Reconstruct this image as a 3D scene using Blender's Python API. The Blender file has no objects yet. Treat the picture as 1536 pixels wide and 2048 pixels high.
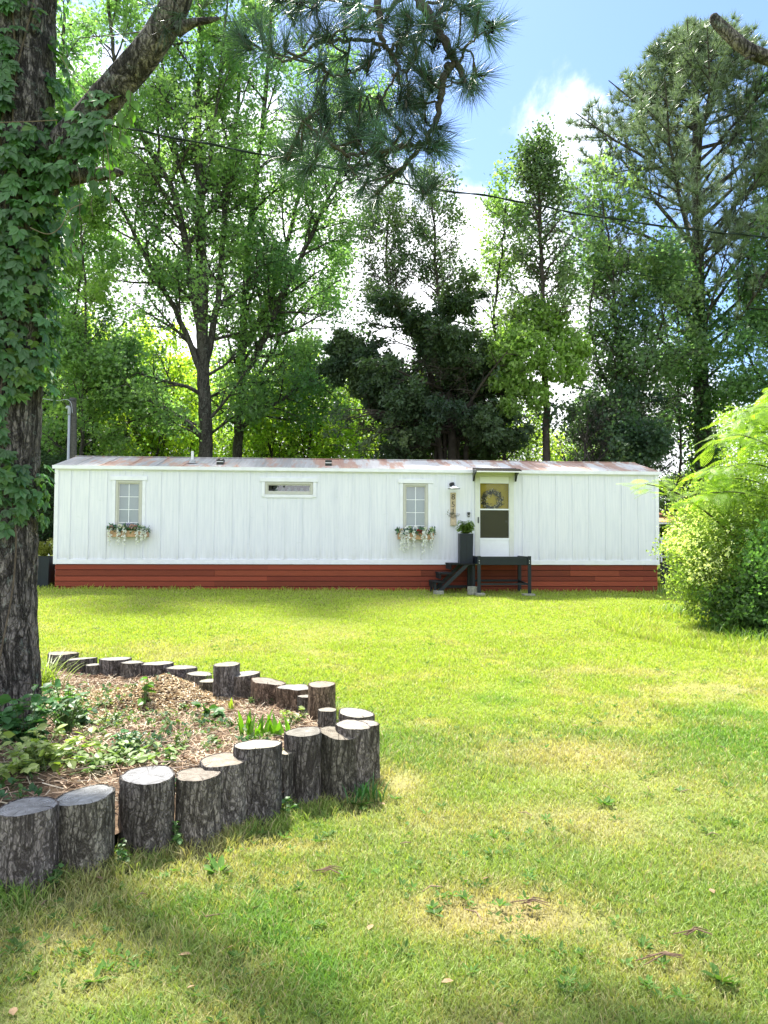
import bpy, math, random
import numpy as np
from mathutils import Vector, Matrix, noise

random.seed(7)
SC = bpy.context.scene
COL = SC.collection
F, EYE = 1479.0, 1.65
PITCH, ROLL = math.atan(56 / F), 0.004
SUN_ELEV, SUN_AZ = math.radians(62), math.radians(-24)      # azimuth from +Y, negative = to the left

# ---------------------------------------------------------------- camera
cam_d = bpy.data.cameras.new('camera')
cam = bpy.data.objects.new('camera', cam_d); COL.objects.link(cam)
CAM_R = (Matrix.Rotation(math.pi / 2 + PITCH, 4, 'X') @ Matrix.Rotation(ROLL, 4, 'Z'))
cam.matrix_world = Matrix.Translation((0, 0, EYE)) @ CAM_R
cam_d.sensor_fit = 'VERTICAL'; cam_d.sensor_height = 36; cam_d.sensor_width = 27
cam_d.lens = 36 * F / 2048
cam_d.clip_start = 0.05; cam_d.clip_end = 3000
SC.camera = cam

# ---------------------------------------------------------------- world
W = bpy.data.worlds.new('World'); SC.world = W; W.use_nodes = True
wt = W.node_tree; wt.nodes.clear()
def wn(t, **k):
    n = wt.nodes.new(t)
    for a, b in k.items(): setattr(n, a, b)
    return n
def wm(op, a, b=None, c=None, clamp=False):
    n = wn('ShaderNodeMath', operation=op, use_clamp=clamp)
    for i, v in enumerate((a, b, c)):
        if v is None: continue
        if isinstance(v, (int, float)): n.inputs[i].default_value = v
        else: wt.links.new(v, n.inputs[i])
    return n.outputs[0]
sky = wn('ShaderNodeTexSky', sky_type='NISHITA')
sky.sun_disc = False; sky.sun_elevation = SUN_ELEV; sky.sun_rotation = SUN_AZ
sky.air_density = 1.0; sky.dust_density = 0.6; sky.ozone_density = 1.6
tc = wn('ShaderNodeTexCoord'); sep = wn('ShaderNodeSeparateXYZ')
wt.links.new(tc.outputs['Generated'], sep.inputs[0])
mp = wn('ShaderNodeMapping'); mp.inputs['Scale'].default_value = (1, 1, 1.5); mp.inputs['Location'].default_value = (0, 0, 0)
wt.links.new(tc.outputs['Generated'], mp.inputs[0])
nz = wn('ShaderNodeTexNoise'); nz.inputs['Scale'].default_value = 3.3; nz.inputs['Detail'].default_value = 9
nz.inputs['Roughness'].default_value = 0.62; nz.inputs['Distortion'].default_value = 0.25
wt.links.new(mp.outputs[0], nz.inputs['Vector'])
X, Y, Z = sep.outputs
# cloud cover: thick low in the north and to the left, thinning upwards and to the right; unseen broken cloud behind the camera added to brighten the wall
side = wm('MULTIPLY', wm('SUBTRACT', X, 0.05), -0.18)
up = wm('MULTIPLY', wm('SUBTRACT', 0.50, Z), 1.5)
far_r = wm('MULTIPLY', wm('MAXIMUM', wm('SUBTRACT', X, 0.20), 0.0), -1.8)
bias = wm('ADD', wm('ADD', side, up), far_r)
# one ragged cumulus tower standing above the cloud bank
dv = wn('ShaderNodeVectorMath', operation='DISTANCE'); wt.links.new(tc.outputs['Generated'], dv.inputs[0]); dv.inputs[1].default_value = (0.20, 0.85, 0.485)
bump_ = wm('MULTIPLY', wm('SUBTRACT', 0.10, dv.outputs['Value'], clamp=True), 1.9)
bias = wm('ADD', bias, bump_)
front = wm('GREATER_THAN', Y, 0.0)
bias = wm('MULTIPLY_ADD', bias, front, wm('MULTIPLY', wm('SUBTRACT', 1.0, front), 0.08))
cov = wm('ADD', nz.outputs['Fac'], wm('MAXIMUM', wm('MINIMUM', bias, 0.3), -0.28))
mask = wn('ShaderNodeMapRange', interpolation_type='SMOOTHSTEP'); wt.links.new(cov, mask.inputs[0])
mask.inputs[1].default_value = 0.44; mask.inputs[2].default_value = 0.66
mixc = wn('ShaderNodeMix', data_type='RGBA')
wt.links.new(mask.outputs[0], mixc.inputs[0])
skm = wn('ShaderNodeMix', data_type='RGBA', blend_type='MULTIPLY'); skm.inputs[0].default_value = 1
skm.inputs[7].default_value = (0.66, 0.73, 0.83, 1)
wt.links.new(sky.outputs[0], skm.inputs[6])
SKYGAIN = 1.0
wt.links.new(skm.outputs[2], mixc.inputs[6])
mixc.inputs[7].default_value = (6.6, 6.7, 7.0, 1)
bg = wn('ShaderNodeBackground'); bg.inputs[1].default_value = 0.112
wt.links.new(mixc.outputs[2], bg.inputs[0])
wo = wn('ShaderNodeOutputWorld'); wt.links.new(bg.outputs[0], wo.inputs[0])

# ---------------------------------------------------------------- sun
sd = bpy.data.lights.new('sun', 'SUN'); sd.energy = 5.0; sd.angle = math.radians(3.0); sd.color = (1, 0.955, 0.87)
so = bpy.data.objects.new('sun', sd); COL.objects.link(so)
SUNV = Vector((math.sin(SUN_AZ) * math.cos(SUN_ELEV), math.cos(SUN_AZ) * math.cos(SUN_ELEV), math.sin(SUN_ELEV)))
so.rotation_euler = SUNV.to_track_quat('Z', 'Y').to_euler(); so.location = (0, 0, 40)
SC.view_settings.view_transform = 'Standard'; SC.view_settings.look = 'None'
SC.view_settings.exposure = 1.68; SC.view_settings.gamma = 1
SC.render.engine = 'CYCLES'
SC.cycles.max_bounces = 10; SC.cycles.diffuse_bounces = 6; SC.cycles.transmission_bounces = 6; SC.cycles.transparent_max_bounces = 8
SC.cycles.use_denoising = True

# ---------------------------------------------------------------- helpers
C3 = CAM_R.to_3x3()
def ray(px, py): return C3 @ Vector(((px - 768) / F, -(py - 1024) / F, -1))
def at(px, py, Yd):
    d = ray(px, py); return Vector((0, 0, EYE)) + d * (Yd / d.y)
def lerp(a, b, t): return a + (b - a) * t
def sstep(a, b, x):
    t = np.clip((x - a) / (b - a), 0, 1); return t * t * (3 - 2 * t)
def g(x, y):
    yy = min(max(y, -2.0), 24.0); xx = min(max(x, -16), 16)
    return 0.027 * yy - 0.009 * xx * min(max(yy / 17, 0), 1)
def gnp(x, y):
    yy = np.clip(y, -2, 24); xx = np.clip(x, -16, 16)
    return 0.027 * yy - 0.009 * xx * np.clip(yy / 17, 0, 1)
def ground_at(px, py):
    d = ray(px, py); p = Vector((0, 0, EYE)); t = 1.0
    for _ in range(60):
        q = p + d * t; t += (q.z - g(q.x, q.y)) / max(1e-3, -d.z + 0.03) * 0.8
    return p + d * t
def vnoise(x, y, seed=0):
    r = np.random.RandomState(seed).rand(256, 256)
    xi = np.floor(x).astype(int); yi = np.floor(y).astype(int); fx = x - xi; fy = y - yi
    fx = fx * fx * (3 - 2 * fx); fy = fy * fy * (3 - 2 * fy)
    a = r[xi % 256, yi % 256]; b = r[(xi + 1) % 256, yi % 256]; c = r[xi % 256, (yi + 1) % 256]; d = r[(xi + 1) % 256, (yi + 1) % 256]
    return (a * (1 - fx) + b * fx) * (1 - fy) + (c * (1 - fx) + d * fx) * fy
def fbm(x, y, seed=0, o=4):
    s = 0; amp = .5
    for i in range(o): s = s + amp * vnoise(x * 2 ** i, y * 2 ** i, seed + i); amp *= .5
    return s / (1 - .5 ** o)

def link_mesh(name, me, mat, parent=None, smooth=False):
    o = bpy.data.objects.new(name, me); COL.objects.link(o)
    if mat: me.materials.append(mat)
    if parent: o.parent = parent
    me.polygons.foreach_set('use_smooth', np.full(len(me.polygons), bool(smooth)))
    return o
def np_mesh(name, V, faces_list, tint=None):
    """faces_list: list of int arrays (n,k), k may differ."""
    me = bpy.data.meshes.new(name)
    me.vertices.add(len(V)); me.vertices.foreach_set('co', np.asarray(V, dtype=np.float32).ravel())
    idx = np.concatenate([f.ravel() for f in faces_list]).astype(np.int32)
    ks = np.concatenate([np.full(len(f), f.shape[1]) for f in faces_list])
    st = np.concatenate(([0], np.cumsum(ks)[:-1])).astype(np.int32)
    me.loops.add(len(idx)); me.loops.foreach_set('vertex_index', idx)
    me.polygons.add(len(ks)); me.polygons.foreach_set('loop_start', st)
    me.update(calc_edges=True)
    if tint is not None:
        a = me.color_attributes.new('tint', 'FLOAT_COLOR', 'POINT')
        c = np.ones((len(V), 4), dtype=np.float32); c[:, :3] = tint
        a.data.foreach_set('color', c.ravel())
    return me

class MB:
    """collects shapes for ONE mesh"""
    def __init__(s): s.V = []; s.Fq = []; s.T = []; s.n = 0
    def add(s, V, Fs, tint=(1, 1, 1)):
        V = np.asarray(V, dtype=float).reshape(-1, 3)
        for f in Fs: s.Fq.append(np.asarray([f]) + s.n)
        s.V.append(V); s.T.append(np.tile(np.asarray(tint, dtype=float), (len(V), 1))); s.n += len(V)
    def addn(s, V, faces, tint=None):
        V = np.asarray(V, dtype=float)
        s.Fq.append(np.asarray(faces) + s.n); s.V.append(V)
        s.T.append(np.ones((len(V), 3)) if tint is None else (tint if np.ndim(tint) == 2 else np.tile(np.asarray(tint, float), (len(V), 1))))
        s.n += len(V)
    def box(s, x0, x1, y0, y1, z0, z1, tint=(1, 1, 1)):
        V = [(x0, y0, z0), (x1, y0, z0), (x1, y1, z0), (x0, y1, z0), (x0, y0, z1), (x1, y0, z1), (x1, y1, z1), (x0, y1, z1)]
        s.add(V, [(0, 3, 2, 1), (4, 5, 6, 7), (0, 1, 5, 4), (1, 2, 6, 5), (2, 3, 7, 6), (3, 0, 4, 7)], tint)
    def prism(s, poly, axis, a, b, tint=(1, 1, 1)):
        n = len(poly); V = []
        for h in (a, b):
            for (p, q) in poly:
                V.append({'x': (h, p, q), 'y': (p, h, q), 'z': (p, q, h)}[axis])
        Fs = [tuple(range(n))[::-1], tuple(range(n, 2 * n))] + [(i, (i + 1) % n, n + (i + 1) % n, n + i) for i in range(n)]
        s.add(V, Fs, tint)
    def tube(s, pts, radii, sides=8, tint=(1, 1, 1), cap=True, disp=None):
        V, Q, caps = tube(pts, radii, sides, disp)
        s.addn(V, Q, tint)
        if cap:
            k = s.n - len(V)
            s.Fq.append(np.asarray([[k + i for i in range(sides)][::-1]])); s.Fq.append(np.asarray([[s.n - sides + i for i in range(sides)]]))
    def lathe(s, prof, c=(0, 0, 0), sides=24, tint=(1, 1, 1)):
        V = []
        for r, z in prof:
            for i in range(sides):
                a = 2 * math.pi * i / sides; V.append((c[0] + r * math.cos(a), c[1] + r * math.sin(a), c[2] + z))
        Fs = [(j * sides + i, j * sides + (i + 1) % sides, (j + 1) * sides + (i + 1) % sides, (j + 1) * sides + i) for j in range(len(prof) - 1) for i in range(sides)]
        s.addn(V, Fs, tint)
    def leaves(s, tmpl, tf, pos, R, scale, tint):
        V, Fc, T = inst(tmpl, tf, pos, R, scale, tint)
        s.addn(V, Fc, T)
    def build(s, name, mat, parent=None, smooth=False, bevel=0):
        V = np.concatenate(s.V); T = np.concatenate(s.T)
        by = {}
        for f in s.Fq: by.setdefault(f.shape[1], []).append(f)
        me = np_mesh(name, V, [np.concatenate(v) for v in by.values()], T)
        o = link_mesh(name, me, mat, parent, smooth)
        if bevel:
            m = o.modifiers.new('bevel', 'BEVEL'); m.width = bevel; m.segments = 2; m.limit_method = 'ANGLE'
        return o
def tube(pts, radii, sides=8, disp=None):
    P = [Vector(p) for p in pts]; n = len(P); V = np.zeros((n, sides, 3))
    t0 = (P[1] - P[0]).normalized()
    ref = Vector((1, 0, 0)) if abs(t0.x) < .8 else Vector((0, 1, 0))
    u = (ref - t0 * ref.dot(t0)).normalized()
    ang = np.arange(sides) * 2 * math.pi / sides; ca, sa = np.cos(ang), np.sin(ang)
    for i in range(n):
        t = (P[min(i + 1, n - 1)] - P[max(i - 1, 0)]).normalized()
        u = (u - t * u.dot(t)).normalized(); v = t.cross(u)
        r = radii[i] * (1 + (disp[i] if disp is not None else 0))
        r = np.broadcast_to(r, (sides,))
        V[i] = np.array(P[i]) + np.outer(ca * r, np.array(u)) + np.outer(sa * r, np.array(v))
    i, j = np.meshgrid(np.arange(n - 1), np.arange(sides), indexing='ij')
    a = i * sides + j; b = i * sides + (j + 1) % sides
    Q = np.stack([a, b, b + sides, a + sides], -1).reshape(-1, 4)
    return V.reshape(-1, 3), Q, None
def smooth_path(pts, radii, k=6):
    """Catmull-Rom resample"""
    P = [Vector(p) for p in pts]; out = []; rr = []
    for i in range(len(P) - 1):
        p0 = P[max(i - 1, 0)]; p1 = P[i]; p2 = P[i + 1]; p3 = P[min(i + 2, len(P) - 1)]
        for j in range(k):
            t = j / k
            out.append(0.5 * ((2 * p1) + (p2 - p0) * t + (2 * p0 - 5 * p1 + 4 * p2 - p3) * t * t + (3 * p1 - 3 * p2 + p3 - p0) * t ** 3))
            rr.append(lerp(radii[i], radii[i + 1], t))
    out.append(P[-1]); rr.append(radii[-1])
    return out, rr
def inst(tmpl, tf, pos, R, scale, tint):
    tmpl = np.asarray(tmpl, float); N = len(pos); k = len(tmpl)
    sc = np.asarray(scale, float)
    L = tmpl[None] * (sc[:, None, None] if sc.ndim == 1 else sc[:, None, :])
    V = np.einsum('nij,nkj->nki', R, L) + pos[:, None, :]
    tf = np.asarray(tf); Fc = (tf[None] + (np.arange(N) * k)[:, None, None]).reshape(-1, tf.shape[1])
    T = np.repeat(tint, k, axis=0) if np.ndim(tint) == 2 else np.tile(tint, (N * k, 1))
    return V.reshape(-1, 3), Fc, T
def unit(a): return a / np.maximum(np.linalg.norm(a, axis=-1, keepdims=True), 1e-9)
def frames(axis, normal):
    """R with local Y along axis, local Z near normal"""
    y = unit(axis); x = unit(np.cross(y, normal)); z = np.cross(x, y)
    return np.stack([x, y, z], -1)
def rnd_dirs(rs, n, up=0.0, flat=1.0):
    d = rs.normal(size=(n, 3)); d[:, 2] = d[:, 2] * flat + up; return unit(d)

def thing(name, label, cat, loc=(0, 0, 0), rz=0, group=None, kind=None):
    o = bpy.data.objects.new(name, None); COL.objects.link(o); o.location = loc; o.rotation_euler = (0, 0, rz)
    o.empty_display_size = .2
    tag(o, label, cat, group, kind); return o
def tag(o, label=None, cat=None, group=None, kind=None):
    if label: o['label'] = label
    if cat: o['category'] = cat
    if group: o['group'] = group
    if kind: o['kind'] = kind
    return o

# ---------------------------------------------------------------- materials
class NT:
    def __init__(s, name, rough=.6, spec=.3, color=(.5, .5, .5)):
        s.m = bpy.data.materials.new(name); s.m.use_nodes = True; s.t = s.m.node_tree
        s.b = s.t.nodes['Principled BSDF']; s.out = s.t.nodes['Material Output']
        s.b.inputs['Roughness'].default_value = rough; s.b.inputs['Specular IOR Level'].default_value = spec
        s.b.inputs['Base Color'].default_value = (*color, 1); s._c = {}
    def n(s, t, **k):
        n = s.t.nodes.new(t)
        for a, b in k.items(): setattr(n, a, b)
        return n
    def l(s, a, b): s.t.links.new(a, b)
    def coord(s, kind='Object', scale=(1, 1, 1), rot=(0, 0, 0)):
        c = s.n('ShaderNodeTexCoord'); m = s.n('ShaderNodeMapping'); m.inputs['Scale'].default_value = scale; m.inputs['Rotation'].default_value = rot
        s.l(c.outputs[kind], m.inputs[0]); return m.outputs[0]
    def noise(s, vec, scale, detail=4, rough=.55, dist=0):
        n = s.n('ShaderNodeTexNoise'); s.l(vec, n.inputs['Vector']); n.inputs['Scale'].default_value = scale
        n.inputs['Detail'].default_value = detail; n.inputs['Roughness'].default_value = rough; n.inputs['Distortion'].default_value = dist
        return n.outputs['Fac']
    def vor(s, vec, scale, feat='F1', out='Distance', rnd=1):
        n = s.n('ShaderNodeTexVoronoi', feature=feat); s.l(vec, n.inputs['Vector']); n.inputs['Scale'].default_value = scale
        n.inputs['Randomness'].default_value = rnd
        return n.outputs[out]
    def ramp(s, fac, stops):
        n = s.n('ShaderNodeValToRGB'); s.l(fac, n.inputs[0]); e = n.color_ramp.elements
        while len(e) < len(stops): e.new(.5)
        for el, (p, c) in zip(e, stops):
            el.position = p; el.color = (*c, 1) if len(c) == 3 else c
        return n.outputs[0]
    def math(s, op, a, b=None, clamp=False):
        n = s.n('ShaderNodeMath', operation=op, use_clamp=clamp)
        for i, v in enumerate((a, b)):
            if v is None: continue
            if isinstance(v, (int, float)): n.inputs[i].default_value = v
            else: s.l(v, n.inputs[i])
        return n.outputs[0]
    def mix(s, fac, a, b, mode='MIX'):
        n = s.n('ShaderNodeMix', data_type='RGBA', blend_type=mode)
        for i, v in ((0, fac), (6, a), (7, b)):
            if isinstance(v, (int, float)): n.inputs[i].default_value = v
            elif isinstance(v, tuple): n.inputs[i].default_value = (*v, 1)
            else: s.l(v, n.inputs[i])
        return n.outputs[2]
    def tint(s):
        n = s.n('ShaderNodeAttribute', attribute_name='tint'); return n.outputs['Color']
    def color(s, c): s.l(c, s.b.inputs['Base Color'])
    def bump(s, h, strength=.4, dist=.02):
        n = s.n('ShaderNodeBump'); n.inputs['Strength'].default_value = strength; n.inputs['Distance'].default_value = dist
        s.l(h, n.inputs['Height']); s.l(n.outputs[0], s.b.inputs['Normal']); return n

def leaf_mat(name, base, trans, tw=.45, rough=.5, spec=.35):
    """leaf: reflected colour and a yellower transmitted colour, both scaled by the leaf's own tint"""
    m = NT(name, rough, spec)
    t = m.tint()
    m.color(m.mix(1.0, base, t, 'MULTIPLY'))
    tr = m.n('ShaderNodeBsdfTranslucent'); m.l(m.mix(1.0, trans, t, 'MULTIPLY'), tr.inputs[0])
    ms = m.n('ShaderNodeMixShader'); ms.inputs[0].default_value = tw
    m.l(m.b.outputs[0], ms.inputs[1]); m.l(tr.outputs[0], ms.inputs[2]); m.l(ms.outputs[0], m.out.inputs[0])
    return m.m
def flat_mat(name, c, rough=.6, spec=.3, nscale=12, var=.15, metal=0, bump=0):
    m = NT(name, rough, spec); v = m.coord()
    n = m.noise(v, nscale, 5)
    a = tuple(x * (1 - var) for x in c); b = tuple(min(1, x * (1 + var)) for x in c)
    m.color(m.mix(1.0, m.ramp(n, [(.3, a), (.7, b)]), m.tint(), 'MULTIPLY')); m.b.inputs['Metallic'].default_value = metal
    if bump: m.bump(n, bump, .01)
    return m.m
def bark_mat(name, dark, light, scale=16, stretch=.3, lichen=None, bump=.9, dist=.02):
    """fissured, flaking bark: meandering upright cracks between small plates"""
    m = NT(name, .9, .15)
    v = m.coord('Object', (1, 1, stretch)); v2 = m.coord('Object', (1, 1, stretch * 1.8))
    def ridge(vec, sc, w, dt):
        n = m.noise(vec, sc, 7, .62, dt); return m.ramp(m.math('ABSOLUTE', m.math('SUBTRACT', n, .5)), [(0, (0, 0, 0)), (w, (1, 1, 1))])
    c1 = ridge(v, scale * .55, .05, .9); c2 = ridge(v2, scale * 1.3, .035, .6)
    e = m.ramp(m.vor(m.coord('Object', (1, 1, stretch * 2.2)), scale * 1.7, 'DISTANCE_TO_EDGE'), [(0, (.6, .6, .6)), (.10, (1, 1, 1))])
    crack = m.math('MULTIPLY', m.math('MULTIPLY', c1, m.math('ADD', m.math('MULTIPLY', c2, .6), .4)), e)
    fine = m.noise(v2, scale * 5, 6, .7); mid = m.noise(m.coord(), scale * .3, 4)
    plate = m.ramp(m.math('ADD', m.math('MULTIPLY', fine, .65), m.math('MULTIPLY', mid, .35)), [(.33, tuple(lerp(a, b, .3) for a, b in zip(dark, light))), (.52, tuple(lerp(a, b, .8) for a, b in zip(dark, light))), (.68, tuple(b * 1.45 for b in light))])
    c = m.mix(crack, dark, plate)
    if lichen:
        ln = m.noise(m.coord(), 7, 8, .75)
        c = m.mix(m.ramp(ln, [(.57, (0, 0, 0)), (.66, (.8, .8, .8))]), c, lichen)
    m.color(m.mix(1.0, c, m.tint(), 'MULTIPLY'))
    h = m.math('ADD', m.math('MULTIPLY', crack, .8), m.math('MULTIPLY', fine, .4))
    m.bump(h, bump, dist)
    return m.m
# ================================================================= ground
RS = np.random.RandomState(11)
# stump table: (top px x, top centre px y, width px, base px y, tilt x, tilt y, irregularity, look)
STUMPS = [
 (55, 1612, 122, 1788, .05, -.02, .05), (170, 1590, 120, 1752, .12, .02, .05), (297, 1549, 112, 1712, .0, .03, .05),
 (394, 1548, 86, 1690, .02, .02, .06), (448, 1519, 94, 1664, .02, .03, .06), (515, 1488, 94, 1648, .02, -.06, .05),
 (574, 1504, 30, 1612, .0, .02, .08), (608, 1463, 70, 1612, .03, .04, .07), (678, 1466, 76, 1602, -.16, .08, .06),
 (706, 1449, 70, 1594, -.06, .02, .05), (729, 1446, 58, 1568, -.04, -.02, .06), (712, 1425, 74, 1500, -.08, .02, .05),
 (655, 1419, 36, 1470, .0, .02, .06), (643, 1368, 56, 1444, .0, .03, .05), (612, 1392, 30, 1432, .0, .0, .12),
 (590, 1374, 58, 1426, -.04, .03, .14), (535, 1362, 66, 1416, -.12, .0, .1), (490, 1347, 58, 1400, .1, .02, .05),
 (454, 1328, 52, 1400, .02, .02, .06), (419, 1361, 40, 1386, .0, .0, .05), (400, 1347, 52, 1372, -.05, -.02, .08),
 (362, 1334, 58, 1362, -.02, -.02, .06), (315, 1326, 62, 1360, .02, -.03, .06), (265, 1324, 44, 1360, -.02, -.03, .1),
 (232, 1317, 58, 1357, .0, -.03, .06), (188, 1329, 34, 1355, .05, -.02, .1), (162, 1317, 48, 1350, .05, -.04, .14),
 (124, 1306, 60, 1345, .0, -.03, .1)]
SP = []
for (px, ty, w, by, tx, tyy, irr) in STUMPS:
    yf = ground_at(px, by).y
    r = w / 2 / F * yf * 1.02; yc = yf + r
    top = at(px, ty, yc)
    SP.append((top.x, yc, r, top.z, g(top.x, yc)))
ring = [(-3.4, SP[0][1] + .1), (-2.6, SP[0][1] - .05)] + [(a[0], a[1]) for i, a in enumerate(SP) if i not in (6, 10, 12, 14, 19)] + [(-4.0, 7.9), (-4.6, 6.0)]
ringA = np.array(ring)
def inside_ring(x, y):
    x = np.asarray(x); y = np.asarray(y); ins = np.zeros(x.shape, bool); n = len(ring)
    for i in range(n):
        x1, y1 = ring[i]; x2, y2 = ring[(i + 1) % n]
        c = ((y1 > y) != (y2 > y)) & (x < (x2 - x1) * (y - y1) / (y2 - y1 + 1e-12) + x1); ins ^= c
    return ins
def ring_dist(x, y):
    d = np.full(np.shape(x), 1e9); n = len(ring)
    for i in range(n):
        a = ringA[i]; b = ringA[(i + 1) % n]; ab = b - a
        t = np.clip(((x - a[0]) * ab[0] + (y - a[1]) * ab[1]) / (ab @ ab), 0, 1)
        d = np.minimum(d, np.hypot(x - a[0] - t * ab[0], y - a[1] - t * ab[1]))
    return d
PILE = at(330, 1372, 6.7); PILE2 = at(215, 1385, 6.6)
def bedz(x, y):
    x = np.asarray(x, float); y = np.asarray(y, float)
    z = .31 - .075 * np.clip(y - 4.5, 0, 4)
    z = z + (fbm(x * 2.2 + 40, y * 2.2 + 40, 5) - .5) * .09 + (fbm(x * 9 + 40, y * 9 + 40, 8) - .5) * .04
    z = z - .12 * np.clip(1 - ring_dist(x, y) / .35, 0, 1)
    rp = np.hypot((x - PILE.x) / 1.0, (y - PILE.y) / .75)
    z = z + .30 * np.clip(1 - rp / .62, 0, 1) ** 1.0 * (1 + .25 * (fbm(x * 7 + 9, y * 7 + 9, 3) - .5))
    rp = np.hypot((x - PILE2.x) / 1.2, (y - PILE2.y) / .8); z = z + .05 * np.clip(1 - rp / .6, 0, 1)
    return np.maximum(z, gnp(x, y) + .01)
# turf colour: lush, dry straw and bare patches, plus painted light: brighter, yellower far off
DRY = [(ground_at(px, py), rx, ry, s) for px, py, rx, ry, s in
       [(1000, 1820, .42, .22, 1.0), (1160, 1645, .55, .3, .55), (1110, 1505, .8, .45, .75), (930, 1470, .4, .3, .35), (790, 1560, .2, .3, .8),
        (120, 1880, .5, .22, .6), (150, 1960, .4, .2, .55), (560, 1690, .3, .1, .8), (880, 1640, .4, .25, .4), (1380, 1560, .8, .5, .35),
        (1330, 1930, .25, .12, .45), (1290, 1900, .2, .08, .6), (1480, 1720, .35, .2, .35), (1000, 1960, .2, .1, .0), (400, 1700, .5, .08, .6), (640, 1600, .5, .07, .4)]]
def turf(x, y, rs=None):
    d = fbm(x * .55 + 50, y * .55 + 50, 21, 4); e = fbm(x * 2.3 + 50, y * 2.3 + 50, 31, 4)
    dry = sstep(.46, .70, .55 * d + .45 * e) * .55
    for p, rx, ry, s in DRY:
        q = ((x - p.x) / rx) ** 2 + ((y - p.y) / ry) ** 2
        dry = np.maximum(dry, s * np.exp(-q * .9) * (.6 + .8 * e))
    dry = dry * (1 - sstep(7, 13, y) * .75)
    lush = sstep(.50, .62, fbm(x * 1.1 + 90, y * 1.1 + 90, 41, 4)) * (1 - sstep(5, 10, y))
    yel = sstep(3.5, 8.5, y + x * .25)
    A = np.array([.172, .238, .064]); Bc = np.array([.238, .298, .050]); L = np.array([.095, .195, .036]); D = np.array([.36, .30, .15])
    c = A + (Bc - A) * yel[..., None]
    c = c + (L - c) * (lush * .85)[..., None]
    c = c + (D - c) * np.clip(dry, 0, 1)[..., None]
    return c, dry, lush
def grid_mesh(name, xs, ys, zf, mat, cut=None, tf=None):
    Xg, Yg = np.meshgrid(xs, ys, indexing='ij'); x = Xg.ravel(); y = Yg.ravel(); z = zf(x, y)
    V = np.stack([x, y, z], -1); nx, ny = len(xs), len(ys)
    i, j = np.meshgrid(np.arange(nx - 1), np.arange(ny - 1), indexing='ij'); a = i * ny + j
    Q = np.stack([a, a + ny, a + ny + 1, a + 1], -1).reshape(-1, 4)
    if cut is not None:
        k = cut(x, y); Q = Q[k[Q].any(1)]
        used = np.unique(Q); mp_ = np.full(len(V), -1); mp_[used] = np.arange(len(used)); V = V[used]; Q = mp_[Q]; x = x[used]; y = y[used]
    T = tf(x, y) if tf else np.ones((len(V), 3))
    return link_mesh(name, np_mesh(name, V, [Q], T), mat, smooth=True)

m = NT('lawn_soil_and_turf', .95, .1)
v = m.coord(); nn_ = m.noise(v, 45, 6, .7); n2_ = m.noise(v, 5, 5, .6)
dk = m.ramp(m.math('ADD', m.math('MULTIPLY', nn_, .6), m.math('MULTIPLY', n2_, .4)), [(.32, (.50, .48, .42)), (.5, (.85, .85, .8)), (.68, (1.15, 1.15, 1.1))])
m.color(m.mix(1.0, dk, m.tint(), 'MULTIPLY')); m.bump(nn_, .6, .03); M_LAWN = m.m
xs = np.concatenate([[-900, -300, -120, -60, -40, -30, -22], np.arange(-16, 16.01, .16), [22, 30, 40, 60, 120, 300, 900]])
ys = np.concatenate([[-300, -60, -20, -8, -4], np.arange(-2, 24.01, .16), [28, 34, 45, 70, 150, 400, 1600]])
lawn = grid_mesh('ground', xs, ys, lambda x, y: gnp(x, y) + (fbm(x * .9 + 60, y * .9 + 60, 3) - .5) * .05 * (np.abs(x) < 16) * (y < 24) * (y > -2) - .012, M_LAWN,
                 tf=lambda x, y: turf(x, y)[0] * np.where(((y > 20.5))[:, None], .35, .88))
tag(lawn, kind='structure')

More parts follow.
